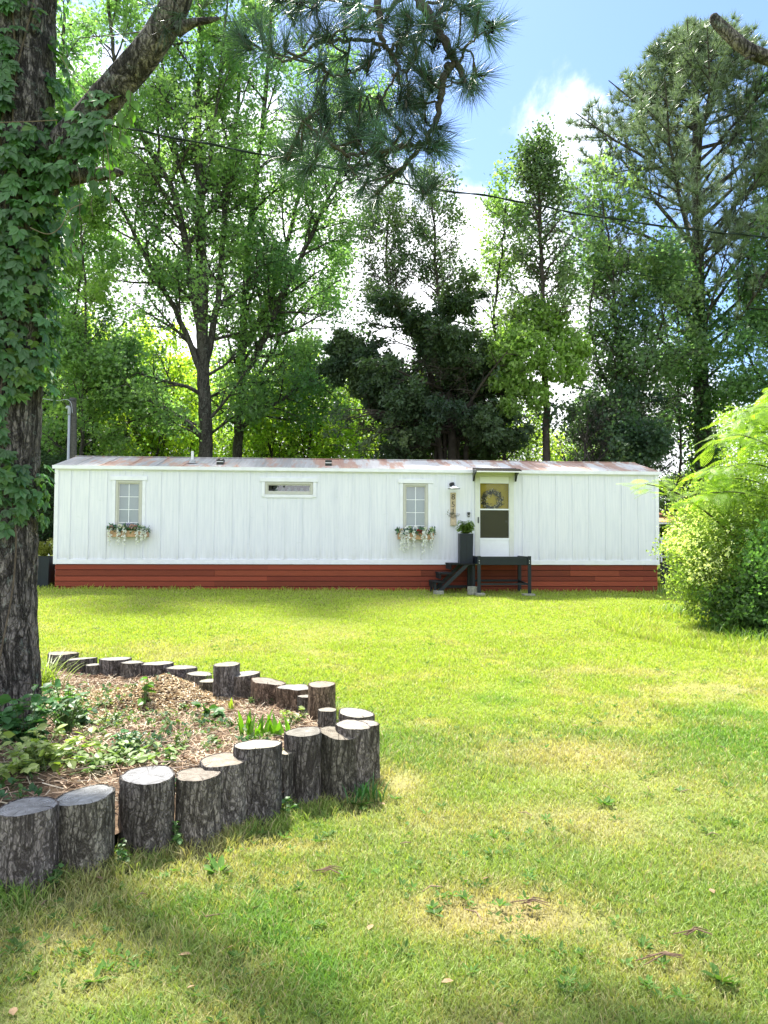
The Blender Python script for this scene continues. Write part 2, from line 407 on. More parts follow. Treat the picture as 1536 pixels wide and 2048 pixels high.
# grass blades (nobody could count them)
def grass_field():
    rs = np.random.RandomState(5); N = 680000
    u = rs.rand(N); d = 1.9 * (24 / 1.9) ** (u ** .93); th = (rs.rand(N) - .5) * 2 * math.radians(33)
    x = d * np.sin(th); y = d * np.cos(th)
    # under the house and inside the ring there is none
    hx = (x + 7.52) * .9975 + (y - 16.9) * .0704; hv = -(x + 7.52) * .0704 + (y - 16.9) * .9975
    ok = ~inside_ring(x, y) & ~((hx > -.05) & (hx < 14.25) & (hv > -.02) & (hv < 3.1))
    bare = fbm(x * 6 + 70, y * 6 + 70, 77, 3)
    c, dry, lush = turf(x, y)
    ok &= rs.rand(N) > np.clip(dry * .75 + (bare > .62) * .35, 0, .8)
    x, y, d, c, dry, lush = x[ok], y[ok], d[ok], c[ok], dry[ok], lush[ok]; n = len(x)
    tall = fbm(x * 3.1 + 20, y * 3.1 + 20, 55, 3)
    h = (.017 + .018 * rs.rand(n) + .03 * np.clip(tall - .5, 0, 1) * 3 * rs.rand(n)) * (1 - .45 * np.clip(dry, 0, 1)) * (1 + .35 * lush)
    # longer grass where the mower cannot reach: along the stumps, the skirting and the bushes
    rd = ring_dist(x, y); h *= 1 + 1.3 * (rd < .25) * rs.rand(n)
    h *= 1 + 1.2 * ((hv[ok] > -.25) & (hx[ok] > -1)) * rs.rand(n)
    h *= 1 + 3.0 * (np.hypot(x - 5.4, (y - 11.6) * .8) < 2.0) * rs.rand(n) * (np.hypot(x - 5.4, (y - 11.6) * .8) > 1.0)
    w = .0018 + .0010 * d * (.5 + .8 * rs.rand(n)); w = np.minimum(w, .015)
    h = h * (1 + .02 * d)
    a = rs.rand(n) * 2 * math.pi; lean = (.25 + .9 * rs.rand(n)) * h; la = rs.rand(n) * 2 * math.pi
    z = gnp(x, y) - .012
    wx, wy = np.cos(a) * w / 2, np.sin(a) * w / 2; lx, ly = np.cos(la) * lean, np.sin(la) * lean
    P0 = np.stack([x - wx, y - wy, z], -1); P1 = np.stack([x + wx, y + wy, z], -1)
    P2 = np.stack([x + wx * .8 + lx * .35, y + wy * .8 + ly * .35, z + h * .62], -1); P3 = np.stack([x - wx * .8 + lx * .35, y - wy * .8 + ly * .35, z + h * .62], -1)
    P4 = np.stack([x + lx, y + ly, z + h], -1)
    V = np.stack([P0, P1, P2, P3, P4], 1).reshape(-1, 3)
    b = np.arange(n)[:, None] * 5
    Q = b + np.array([[0, 1, 2, 3]]); Tt = b + np.array([[3, 2, 4]])
    var = (.72 + .56 * rs.rand(n))[:, None] * np.array([1, 1, 1]); c = c * var * 1.44
    straw = rs.rand(n) < (.10 + .5 * dry); c[straw] = np.array([.44, .39, .20]) * (.7 + .5 * rs.rand(straw.sum()))[:, None]
    return np_mesh('lawn_grass', V, [Q, Tt], np.repeat(c, 5, 0))
M_GRASS = leaf_mat('grass_blades', (1, 1, 1), (1.25, 1.3, .5), .38, .55, .25)
gr = link_mesh('lawn_grass', grass_field(), M_GRASS); tag(gr, 'short mown grass covering the lawn, green with dry straw patches', 'grass', kind='stuff')

# broad-leaved lawn weeds and clover
LEAF5 = [(0, 0, 0), (-.30, .38, .05), (-.24, .72, .03), (0, 1, -.08), (.24, .72, .03), (.30, .38, .05), (0, .5, -.03)]
LEAF5F = [(0, 6, 1), (1, 6, 2), (2, 6, 3), (3, 6, 4), (4, 6, 5), (5, 6, 0)]
def weeds():
    rs = np.random.RandomState(9); mb = MB(); N = 2600
    d = 2.1 * (14 / 2.1) ** (rs.rand(N)); th = (rs.rand(N) - .5) * 2 * math.radians(32); x = d * np.sin(th); y = d * np.cos(th)
    f = fbm(x * 1.4 + 30, y * 1.4 + 30, 91, 3); ok = (~inside_ring(x, y)) & (f + rs.rand(N) * .3 > .62) & (ring_dist(x, y) > .2); x, y, d = x[ok], y[ok], d[ok]
    big = [ground_at(px, py) for px, py in [(810, 1905), (190, 1965), (440, 1745), (720, 1610), (1440, 1960), (1210, 1610), (1460, 1650)]]
    for i in range(len(x) + len(big)):
        if i < len(x): cx, cy, L, k = x[i], y[i], rs.uniform(.018, .042), rs.randint(5, 10)
        else: p = big[i - len(x)]; cx, cy, L, k = p.x, p.y, rs.uniform(.05, .075), rs.randint(12, 18)
        a = rs.rand(k) * 2 * math.pi; el = rs.uniform(.15, .9, k)
        ax = np.stack([np.cos(a) * np.cos(el), np.sin(a) * np.cos(el), np.sin(el)], -1)
        pos = np.tile([cx, cy, g(cx, cy) + .002], (k, 1)) + np.stack([np.cos(a), np.sin(a), 0 * a], -1) * L * .3 * rs.rand(k)[:, None]
        t = np.array([.085, .17, .035]) * rs.uniform(.8, 1.5) * (.8 + .4 * rs.rand(k))[:, None]
        s = np.stack([L * rs.uniform(.35, .8) * np.ones(k), L * rs.uniform(.7, 1.2, k), L * np.ones(k)], -1)
        mb.leaves(LEAF5, LEAF5F, pos, frames(ax, np.tile([0, 0, 1.], (k, 1))), s, t)
    o = mb.build('lawn_weeds', M_GRASS); tag(o, 'low broad leaved weeds and clover scattered through the lawn', 'weeds', kind='stuff')
weeds()

# ================================================================= the ring of log stumps
M_BARK = bark_mat('pine_log_bark', (.058, .052, .048), (.30, .28, .262), 24, .22, (.30, .31, .28), 1.0, .02)
m = NT('weathered_end_grain', .85, .15)
v = m.coord(); 
sx = m.n('ShaderNodeSeparateXYZ'); m.l(v, sx.inputs[0])
cxy = m.n('ShaderNodeCombineXYZ'); m.l(sx.outputs[0], cxy.inputs[0]); m.l(sx.outputs[1], cxy.inputs[1])
wv = m.n('ShaderNodeTexWave', wave_type='RINGS', rings_direction='SPHERICAL'); m.l(cxy.outputs[0], wv.inputs[0])
wv.inputs['Scale'].default_value = 26; wv.inputs['Distortion'].default_value = 1.6; wv.inputs['Detail'].default_value = 3; wv.inputs['Detail Scale'].default_value = 1.2
ang = m.math('ARCTAN2', sx.outputs[1], sx.outputs[0]); 
cc = m.n('ShaderNodeCombineXYZ'); m.l(m.math('MULTIPLY', ang, 3.2), cc.inputs[0]); 
rr_ = m.n('ShaderNodeVectorMath', operation='LENGTH'); m.l(cxy.outputs[0], rr_.inputs[0]); m.l(m.math('MULTIPLY', rr_.outputs['Value'], 2.0), cc.inputs[1])
oi = m.n('ShaderNodeObjectInfo'); m.l(m.math('MULTIPLY', oi.outputs['Random'], 40), cc.inputs[2])
rad = m.noise(cc.outputs[0], 2.2, 5, .6)
ns = m.noise(m.coord(), 22, 6, .65)
base = m.ramp(ns, [(.3, (.15, .145, .13)), (.5, (.255, .245, .225)), (.72, (.38, .37, .345))])
base = m.mix(m.math('MULTIPLY', wv.outputs['Fac'], .5), base, (.17, .15, .125))
base = m.mix(m.ramp(rad, [(.33, (1, 1, 1)), (.40, (0, 0, 0))]), base, (.06, .05, .045))
m.color(m.mix(1.0, base, m.tint(), 'MULTIPLY')); m.bump(m.math('ADD', wv.outputs['Fac'], m.math('MULTIPLY', rad, .5)), .35, .006); M_CUT = m.m

def stump(i):
    x, y, r, zt, zg = SP[i]; (px, ty, w, by, tx, tyy, irr) = STUMPS[i]; rs = np.random.RandomState(100 + i)
    root = thing('log_stump', SL[i], 'log stump', (x, y, zg), 0, 'log stumps edging the garden bed')
    near = y < 5.6; S = 96 if near else 56; H = zt - zg + .06; rows = max(8, int(H / (.012 if near else .02)))
    a = np.arange(S) * 2 * math.pi / S
    ph = rs.rand(6) * 6.28
    prof = 1 + 1.5 * irr * (np.sin(a * 2 + ph[0]) * .6 + np.sin(a * 3 + ph[1]) * .5 + np.sin(a * 5 + ph[2]) * .35)
    flare = rs.uniform(-.02, .12)
    V = np.zeros((rows + 1, S, 3))
    for k in range(rows + 1):
        t = k / rows; z = -.06 + H * t
        rr = r * prof * (1 + flare * (1 - t) ** 2)
        dn = np.array([noise.noise(Vector((math.cos(q) * 3.2, math.sin(q) * 3.2, z * 3.2 + i * 7))) * .035 + abs(noise.noise(Vector((math.cos(q) * 9, math.sin(q) * 9, z * 6 + i * 7)))) * .055 + noise.noise(Vector((math.cos(q) * 18, math.sin(q) * 18, z * 26 + i * 7))) * .03 for q in a])
        rr = rr * (1 + dn - .03)
        zz = z + (tx * np.cos(a) * rr + tyy * np.sin(a) * rr) * t
        V[k] = np.stack([np.cos(a) * rr, np.sin(a) * rr, zz], -1)
    ii, jj = np.meshgrid(np.arange(rows), np.arange(S), indexing='ij'); A = ii * S + jj; Bq = ii * S + (jj + 1) % S
    Q = np.stack([A, Bq, Bq + S, A + S], -1).reshape(-1, 4)
    mb = MB(); bt = rs.uniform(.75, 1.15) * np.array([1, rs.uniform(.93, 1), rs.uniform(.85, 1)])
    if i in (16, 15, 13): bt = bt * np.array([1.25, 1.0, .75])
    mb.addn(V.reshape(-1, 3), Q, bt)
    # bark lip closing in to the cut wood
    top = V[-1]; inn = top * np.array([.93, .93, 1.0]); inn[:, 2] = top[:, 2] - .002
    mb.addn(np.concatenate([top, inn]), np.array([[j, (j + 1) % S, S + (j + 1) % S, S + j] for j in range(S)]), bt * .8)
    mb.build('bark', M_BARK, root, smooth=True)
    rings = [0, .3, .6, .85, 1.0]; C = [[0, 0, (H - .06) - .001]]; cf = []
    edge = inn.copy()
    for q in rings[1:]:
        for j in range(S):
            p = edge[j] * q; zc = (H - .06) * (1 - q) + edge[j][2] * q
            C.append([p[0], p[1], zc + (.003 * noise.noise(Vector((p[0] * 30, p[1] * 30, i))) if q < 1 else 0) + (0.003 if q < 1 else 0)])
    tri = np.array([[0, 1 + j, 1 + (j + 1) % S] for j in range(S)])
    qd = np.array([[1 + k * S + j, 1 + (k + 1) * S + j, 1 + (k + 1) * S + (j + 1) % S, 1 + k * S + (j + 1) % S] for k in range(len(rings) - 2) for j in range(S)])
    me = np_mesh('cut_face', np.array(C), [tri, qd], np.tile(np.array(CT[i]), (len(C), 1)))
    link_mesh('cut_face', me, M_CUT, root, smooth=True)
SL = ['large log stump at the front left corner, cut off by the picture edge',
 'wide log stump with a tilted whitish top, second from the front left corner', 'broad grey topped stump with a nearly round face, third from the front left corner',
 'medium brown topped stump tight against the broad grey one, fourth from the front left', 'log stump with clear growth rings, fifth along the front from the left',
 'tall front stump with a pale cream top, in front of the bright green strap leaves', 'thin short log wedged just right of the tall pale topped front stump',
 'dark barked stump with scaly bark between the thin short log and the sloping one', 'stump whose grey top slopes steeply down to the right, near the front right corner',
 'pale topped stump right behind the steeply sloping one at the front right corner', 'rightmost stump of the ring, narrow and partly hidden behind the corner',
 'low wide stump with a whitish top at the right bend of the ring', 'small low log between the right bend and the thick upright stump',
 'thick upright stump standing tallest on the right side of the ring', 'small narrow log leaning left against the thick upright stump',
 'ragged dark stump with a broken silvery top on the right side', 'orange brown stump with a sloping top and peeled bark',
 'squat stump with a pale top tilted left, beside the tall thin dark post', 'tall thin dark stump like a post right of the wood chip pile',
 'small low log half buried at the right foot of the wood chip pile', 'low stump peeking out behind the right slope of the wood chip pile',
 'flat topped stump just behind the peak of the wood chip pile', 'wide smooth tan stump in the back row left of the wood chip pile',
 'stump with a round grey top in the middle of the back row', 'tallest square looking stump of the back row',
 'shortest little stump of the back row', 'stump with a peaked notched top, second from the left of the back row', 'dark stump at the left end of the back row beside the long grass']
CT = [(.95, .97, 1.02), (1.1, 1.15, 1.2), (.85, .9, 1.0), (.78, .72, .66), (.95, .88, .78), (1.25, 1.25, 1.1), (1.2, 1.15, 1.0), (.75, .74, .7), (.75, .7, .62), (1.1, 1.08, 1.0),
      (1.05, 1.0, .95), (1.15, 1.15, 1.1), (1, .95, .85), (.9, .85, .75), (.9, .85, .8), (1.0, 1.05, 1.1), (.85, .8, .75), (1.15, 1.15, 1.1), (.95, .92, .8), (1.1, 1.05, .9), (1.0, 1.0, .95),
      (.95, .95, .9), (1.05, 1.05, 1.0), (1, 1, .95), (1, 1, 1), (.95, .95, .95), (1, 1, .95), (.9, .85, .75)]
for i in range(len(STUMPS)): stump(i)

# bed soil, straw, chips
m = NT('bed_soil', .95, .1); v = m.coord(); n1 = m.noise(v, 14, 7, .7)
m.color(m.ramp(n1, [(.3, (.045, .03, .022)), (.5, (.13, .09, .06)), (.7, (.26, .19, .125))])); m.bump(n1, .8, .03)
lo = ringA.min(0) - .1; hi = ringA.max(0) + .1
bed = grid_mesh('bed_soil', np.arange(lo[0], hi[0], .045), np.arange(lo[1], hi[1], .045), bedz, m.m, cut=inside_ring); tag(bed, kind='structure')
M_STRAW = leaf_mat('dry_straw', (1, 1, 1), (.5, .45, .3), .12, .8, .15)
def bed_litter():
    rs = np.random.RandomState(3)
    def pts(n, w):
        x = rs.uniform(lo[0], hi[0], n); y = rs.uniform(lo[1], hi[1], n)
        k = inside_ring(x, y) & (ring_dist(x, y) > .1) & (rs.rand(n) < w(x, y)); return x[k], y[k]
    pile = lambda x, y: np.clip(1.25 - np.hypot((x - PILE.x), (y - PILE.y) / .75) / .62, 0, 1) + np.clip(1.3 - np.hypot((x - PILE2.x) / 1.1, (y - PILE2.y) / .7) / .8, 0, 1)
    x, y = pts(60000, lambda x, y: np.clip(1 - pile(x, y) * 2, 0, 1) * np.clip(.15 + (y - 4.2) * .9 + (x + 2.2) * .5, .12, 1) * (.4 + .8 * (fbm(x * 3 + 9, y * 3 + 9, 66, 3) > .42)))
    n = len(x); mb = MB(); a = rs.rand(n) * 6.28; el = rs.normal(0, .28, n)
    ax = np.stack([np.cos(a) * np.cos(el), np.sin(a) * np.cos(el), np.sin(el)], -1)
    pos = np.stack([x, y, bedz(x, y) + .004 + .022 * rs.rand(n)], -1)
    s = np.stack([.0035 + .003 * rs.rand(n), .07 + .09 * rs.rand(n), np.ones(n)], -1)
    base = np.array([[.44, .33, .23], [.31, .22, .145], [.52, .45, .34], [.20, .125, .085]])[rs.randint(0, 4, n)]
    mb.leaves([(-.5, -.5, 0), (.5, -.5, 0), (.5, 0, .0), (.5, .5, 0), (-.5, .5, 0), (-.5, 0, 0)], [(0, 1, 2, 5), (5, 2, 3, 4)], pos, frames(ax, rnd_dirs(rs, n, 1.5)), s, base * (.7 + .6 * rs.rand(n))[:, None])
    o = mb.build('pine_straw', M_STRAW); tag(o, 'brown pine straw and dead stems littering the bed', 'straw', kind='stuff')
    x, y = pts(160000, lambda x, y: np.clip(pile(x, y) * 1.4, 0, 1)); n = len(x); mb = MB(); a = rs.rand(n) * 6.28; el = rs.normal(0, .4, n)
    ax = np.stack([np.cos(a) * np.cos(el), np.sin(a) * np.cos(el), np.sin(el)], -1)
    pos = np.stack([x, y, bedz(x, y) + .002 + .014 * rs.rand(n)], -1)
    s = np.stack([.007 + .008 * rs.rand(n), .014 + .026 * rs.rand(n), np.ones(n)], -1)
    base = np.array([[.60, .48, .31], [.50, .38, .23], [.68, .58, .42], [.38, .27, .16]])[rs.randint(0, 4, n)]
    mb.leaves([(-.5, -.5, 0), (.5, -.5, 0), (.4, .5, 0), (-.5, .4, 0)], [(0, 1, 2, 3)], pos, frames(ax, rnd_dirs(rs, n, 1.2)), s, base * (.75 + .5 * rs.rand(n))[:, None])
    o = mb.build('wood_chips', M_STRAW); tag(o, 'heap of pale tan wood chips at the back of the bed', 'wood chips', kind='stuff')
bed_litter()
def lawn_litter():
    rs = np.random.RandomState(29); mb = MB()
    for k in range(70):
        d = 2.2 * (9 / 2.2) ** rs.rand(); th = rs.uniform(-.5, .5); x, y = d * math.sin(th), d * math.cos(th)
        if inside_ring(np.array([x]), np.array([y]))[0]: continue
        a = rs.rand() * 6.28; z = g(x, y) + .014
        if rs.rand() < .5:
            L = rs.uniform(.03, .12); mb.tube([Vector((x, y, z)), Vector((x + math.cos(a) * L * .5, y + math.sin(a) * L * .5, z + .008)), Vector((x + math.cos(a + .3) * L, y + math.sin(a + .3) * L, z))], [.0025, .003, .0015], 5, (.8, .7, .6))
        else: mb.leaves(LEAF5, LEAF5F, np.array([[x, y, z + .004]]), frames(np.array([[math.cos(a), math.sin(a), .1]]), np.array([[0, rs.normal(0, .3), 1.]])), np.array([rs.uniform(.03, .055)]), np.array([1.1, .95, .7]) * rs.uniform(.5, 1.3))
    for px, py, L in [(1285, 1925, .16), (1040, 1812, .12), (1360, 1870, .12), (640, 1748, .1)]:
        p = ground_at(px, py)
        for j in range(4): a = rs.uniform(-.5, .5); mb.tube([p + Vector((rs.normal(0, .03), rs.normal(0, .02), .012)), p + Vector((L * .5, math.sin(a) * .04, .03)), p + Vector((L, math.sin(a) * .08, .014))], [.0022, .0028, .0012], 5, (.5, .42, .36))
    o = mb.build('lawn_litter', M_TWIG); tag(o, 'dead leaves and bits of twig lying in the near grass', 'litter', kind='stuff')
def bed_weeds():
    rs = np.random.RandomState(17); mb = MB(); x = rs.uniform(lo[0], hi[0], 2600); y = rs.uniform(lo[1], hi[1], 2600)
    k = inside_ring(x, y) & (fbm(x * 2 + 30, y * 2 + 30, 19, 3) + .25 * rs.rand(2600) - .12 * (y > 6) + .10 * (x < -1.9) > .665); x, y = x[k], y[k]
    for cx, cy in zip(x, y):
        n = rs.randint(4, 9); L = rs.uniform(.018, .05); a = rs.rand(n) * 6.28; el = rs.uniform(.1, 1.1, n); ax = np.stack([np.cos(a) * np.cos(el), np.sin(a) * np.cos(el), np.sin(el)], -1)
        pos = np.tile([cx, cy, float(bedz(cx, cy)) + .004], (n, 1)) + rs.normal(0, .012, (n, 3)) * np.array([1, 1, 0]) + np.array([0, 0, 1]) * rs.uniform(0, .05, (n, 1))
        mb.leaves(LEAF5, LEAF5F, pos, frames(ax, np.tile([0, 0, 1.], (n, 1))), np.full(n, L), np.array([[.08, .15, .04], [.16, .21, .07], [.05, .12, .05]][rs.randint(3)]) * rs.uniform(.7, 1.3, (n, 1)))
    o = mb.build('bed_weeds', M_GRASS); tag(o, 'small weeds and seedlings sprouting all over the straw of the bed', 'weeds', kind='stuff')
bed_weeds()
M_TWIG = flat_mat('dead_twig', (.25, .2, .16), .9, .1, 30, .3)
lawn_litter()
mb = MB(); rs = np.random.RandomState(8)
for k in range(46):
    x = rs.uniform(-2.4, .0); y = rs.uniform(4.3, 6.9)
    if not inside_ring(np.array([x]), np.array([y]))[0]: continue
    a = rs.rand() * 6.28; L = rs.uniform(.1, .38); P = [Vector((x + math.cos(a) * L * t + rs.normal(0, .012), y + math.sin(a) * L * t + rs.normal(0, .012), float(bedz(x, y)) + .025 + .05 * t * rs.rand())) for t in (0, .3, .6, 1)]
    mb.tube(P, [.005, .0045, .004, .002], 5)
o = mb.build('fallen_twigs', M_TWIG); tag(o, 'thin dead twigs lying across the straw in the bed', 'twigs', kind='stuff')
mb = MB(); p = ground_at(128, 1428); px_ = at(129, 1430, 5.6); mb.box(px_.x - .009, px_.x + .009, px_.y - .009, px_.y + .009, .2, at(129, 1392, 5.6).z)
o = mb.build('wooden_stake', M_TWIG); tag(o, 'thin wooden stake stuck in the bed right of the pine trunk', 'stake')
# ================================================================= the mobile home
HP = Vector((-7.52, 16.9, 0)); HYAW = math.atan2(1.0, 14.15); HL = 14.19; HD = 3.0
HU = Vector((math.cos(HYAW), math.sin(HYAW), 0)); HV = Vector((-math.sin(HYAW), math.cos(HYAW), 0))
def hl(px, py, v=0.0):
    d = ray(px, py); o = Vector((0, 0, EYE)); t = (v - (o - HP).dot(HV)) / d.dot(HV); q = o + d * t - HP
    return q.dot(HU), q.z
def hw(u, v, z): return HP + HU * u + HV * v + Vector((0, 0, z))
Z0, Z1, ZR = 1.075, 3.295, 3.675
home = thing('mobile_home', 'long white single storey mobile home with rusty metal roof and red brown skirting', 'mobile home', HP, HYAW)

m = NT('white_painted_siding', .55, .35); v = m.coord()
st = m.noise(m.coord('Object', (9, 9, .6)), 2.2, 5, .6); fine = m.noise(m.coord('Object', (60, 60, 2)), 2, 3)
base = m.ramp(st, [(.28, (.65, .675, .755)), (.6, (.75, .765, .825))])
low = m.n('ShaderNodeSeparateXYZ'); m.l(v, low.inputs[0])
dirt = m.math('MULTIPLY', m.ramp(low.outputs[2], [(.0, (1, 1, 1)), (1, (0, 0, 0))]), 1.0)
groove = m.math('GREATER_THAN', m.math('FRACT', m.math('MULTIPLY', m.math('ADD', low.outputs[0], .07), 1 / .1353)), .05)
gr_n = m.noise(m.coord('Object', (2.2, 2.2, 5)), 2, 6, .7)
hs = m.math('MULTIPLY', m.ramp(m.math('SUBTRACT', low.outputs[2], 1.0), [(.05, (1, 1, 1)), (.55, (0, 0, 0))]), m.ramp(m.noise(m.coord('Object', (5, 5, .9)), 2.4, 6, .7), [(.42, (0, 0, 0)), (.70, (1, 1, 1))]))
base = m.mix(m.math('MULTIPLY', hs, .6), base, (.46, .45, .40))
base = m.mix(m.ramp(gr_n, [(.60, (0, 0, 0)), (.75, (.5, .5, .5))]), base, (.55, .59, .60))
m.color(m.mix(m.math('MULTIPLY', m.math('SUBTRACT', 1.0, groove), .3), base, (.50, .57, .62)))
m.bump(fine, .15, .003); M_SIDE = m.m
M_TRIM = flat_mat('white_trim', (.755, .77, .83), .5, .4, 6, .06)
M_GREIGE = flat_mat('window_frame_putty', (.50, .50, .45), .5, .3, 10, .06)
M_VINYL = flat_mat('white_vinyl', (.82, .85, .87), .35, .5, 10, .03)
m = NT('stained_skirting', .7, .25)
n1 = m.noise(m.coord('Object', (1.2, 1.2, 22)), 3, 6, .65); n2 = m.noise(m.coord(), 3.2, 4)
c = m.mix(n1, (.16, .031, .014), (.33, .072, .034)); c = m.mix(m.math('MULTIPLY', n2, .35), c, (.15, .045, .03))
m.color(m.mix(1.0, c, m.tint(), 'MULTIPLY')); m.bump(n1, .7, .010); M_SKIRT = m.m
m = NT('rusty_white_metal_roof', .45, .4)
v = m.coord('Object', (1, .16, .16)); nA = m.noise(v, 3.0, 7, .72); nB = m.noise(m.coord('Object', (1, .05, .05)), 14, 4, .6); nC = m.noise(m.coord(), .33, 2)
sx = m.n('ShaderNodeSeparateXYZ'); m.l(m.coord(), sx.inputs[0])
grey_left = m.n('ShaderNodeMapRange'); m.l(sx.outputs[0], grey_left.inputs[0]); grey_left.inputs[1].default_value = 9.3; grey_left.inputs[2].default_value = 5.2  # roof colour gets greyer towards the left end
base = m.mix(m.math('MULTIPLY', grey_left.outputs[0], m.ramp(nB, [(.25, (.45, .45, .45)), (.6, (.9, .9, .9))])), (.80, .78, .76), (.34, .32, .305))
rust = m.ramp(m.math('ADD', nA, m.math('MULTIPLY', m.math('SUBTRACT', nC, .5), .35)), [(.48, (0, 0, 0)), (.55, (1, 1, 1))])
rc = m.ramp(nB, [(.3, (.42, .16, .08)), (.7, (.60, .36, .25))])
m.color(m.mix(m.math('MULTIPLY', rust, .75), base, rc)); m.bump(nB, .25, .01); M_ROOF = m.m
M_DARK = flat_mat('dark_blue_black_paint', (.007, .013, .019), .5, .35, 8, .18)
M_BLACK = flat_mat('black_metal', (.012, .016, .018), .35, .5, 8, .1)

# openings (px of the photograph -> u,z on the front wall)
def hole(x0, y0, x1, y1, v=0.0):
    xm, ym = (x0 + x1) / 2, (y0 + y1) / 2
    return hl(x0, ym, v)[0], hl(x1, ym, v)[0], hl(xm, y1, v)[1], hl(xm, y0, v)[1]
WIN = [hole(231, 961, 284, 1062), hole(530, 964, 626, 989), hole(806, 967, 856, 1068)]
DOOR = hole(956, 946, 1021, 1113)
DOOR = (DOOR[0], DOOR[1], Z0 + .035, DOOR[3])
holes = WIN + [DOOR]
us = sorted({0.0, HL, *[h[0] for h in holes], *[h[1] for h in holes]}); zs = sorted({Z0, Z1, *[h[2] for h in holes], *[h[3] for h in holes]})
mb = MB()
for a, b in zip(us[:-1], us[1:]):
    for c_, d_ in zip(zs[:-1], zs[1:]):
        um, zm = (a + b) / 2, (c_ + d_) / 2
        if any(h[0] < um < h[1] and h[2] < zm < h[3] for h in holes): continue
        mb.add([(a, 0, c_), (b, 0, c_), (b, 0, d_), (a, 0, d_)], [(0, 1, 2, 3)])
for h in holes:
    a, b, c_, d_ = h; k = .10
    mb.add([(a, 0, c_), (b, 0, c_), (b, k, c_), (a, k, c_)], [(0, 1, 2, 3)]); mb.add([(a, 0, d_), (b, 0, d_), (b, k, d_), (a, k, d_)], [(3, 2, 1, 0)])
    mb.add([(a, 0, c_), (a, 0, d_), (a, k, d_), (a, k, c_)], [(3, 2, 1, 0)]); mb.add([(b, 0, c_), (b, 0, d_), (b, k, d_), (b, k, c_)], [(0, 1, 2, 3)])
# end walls and back wall
for u in (0, HL):
    mb.add([(u, 0, Z0), (u, HD, Z0), (u, HD, Z1), (u, HD / 2, ZR - .02), (u, 0, Z1)], [(0, 1, 2, 3, 4)])
mb.add([(0, HD, Z0), (HL, HD, Z0), (HL, HD, Z1), (0, HD, Z1)], [(0, 1, 2, 3)]); mb.add([(0, 0, Z0 + .002), (HL, 0, Z0 + .002), (HL, HD, Z0 + .002), (0, HD, Z0 + .002)], [(0, 1, 2, 3)])
# battens, stopping at openings and their casings
bu = hl(139, 1030)[0]; k = 0; bz0, bz1 = Z0 + .115, Z1 - .075
rs = np.random.RandomState(4)
while bu + k * .406 < HL - .15:
    u = bu + k * .406; k += 1
    segs = [(bz0, bz1)]
    for (a, b, c_, d_) in holes:
        if a - .10 < u < b + .10:
            new = []
            for s0, s1 in segs:
                if s0 < c_ - .09: new.append((s0, c_ - .09))
                if s1 > d_ + .13: new.append((d_ + .13, s1))
            segs = new
    for s0, s1 in segs: mb.box(u - .024, u + .024, -.019, .0, s0, s1)
mb.build('wall', M_SIDE, home, bevel=0)
mb = MB()
mb.box(.0, DOOR[0] - .07, -.022, -.001, Z0, Z0 + .11); mb.box(DOOR[1] + .07, HL, -.022, -.001, Z0, Z0 + .11)
mb.box(.0, HL, -.022, -.001, Z1 - .07, Z1 - .002)
mb.box(-.018, .07, -.026, .0, Z0 + .0, Z1 - .002); mb.box(HL - .07, HL + .018, -.026, .0, Z0, Z1 - .002)
mb.box(-.018, -.001, .002, .08, Z0, Z1 - .002); mb.box(HL + .001, HL + .018, .002, .08, Z0, Z1 - .002)
mb.build('trim_board', M_TRIM, home, bevel=.003)
# skirting boards
rs = np.random.RandomState(14); mb = MB(); zb = .22; rowh = .128; row = 0; z = Z0 - .012
mb.box(.03, HL - .03, .03, .05, .15, Z0 - .006, (.12, .1, .1))
while z > zb:
    u = 0.02; h = rowh * rs.uniform(.9, 1.12)
    while u < HL - .02:
        L = min(rs.choice([1.2, 1.8, 2.4, 3.6, 4.8]), HL - .02 - u)
        t = rs.uniform(.68, 1.22); mb.box(u + .002, u + L - .002, .004 + rs.uniform(0, .004), .028, z - h + .015, z, (t, t * rs.uniform(.9, 1.05), t)); u += L
    z -= h; row += 1
for u in (.022, HL - .022): mb.box(u - .004, u + .004, .03, HD - .03, .15, Z0 - .008, (.85, .8, .8))
mb.build('skirting', M_SKIRT, home)
# roof with seams, drip edge
mb = MB(); e = .05; t = .03
def slope(v0, z0, v1, z1, u0, u1, lift=0, th=.03, tint=(1, 1, 1)):
    mb.add([(u0, v0, z0 + lift), (u1, v0, z0 + lift), (u1, v1, z1 + lift), (u0, v1, z1 + lift), (u0, v0, z0 + lift + th), (u1, v0, z0 + lift + th), (u1, v1, z1 + lift + th), (u0, v1, z1 + lift + th)],
           [(0, 3, 2, 1), (4, 5, 6, 7), (0, 1, 5, 4), (1, 2, 6, 5), (2, 3, 7, 6), (3, 0, 4, 7)], tint)
slope(-.055, Z1 + .0, HD / 2, ZR, -.06, HL + .06); slope(HD / 2 + .002, ZR, HD + .055, Z1, -.06, HL + .06)
u = .4
while u < HL: slope(-.05, Z1 + .032, HD / 2 - .03, ZR + .030, u - .012, u + .012, 0, .009); u += .61
mb.box(-.06, HL + .06, HD / 2 - .07, HD / 2 + .07, ZR + .027, ZR + .04)
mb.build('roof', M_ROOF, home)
mb = MB(); mb.box(-.065, HL + .065, -.066, -.056, Z1 - .045, Z1 + .035); mb.build('drip_edge', M_TRIM, home)
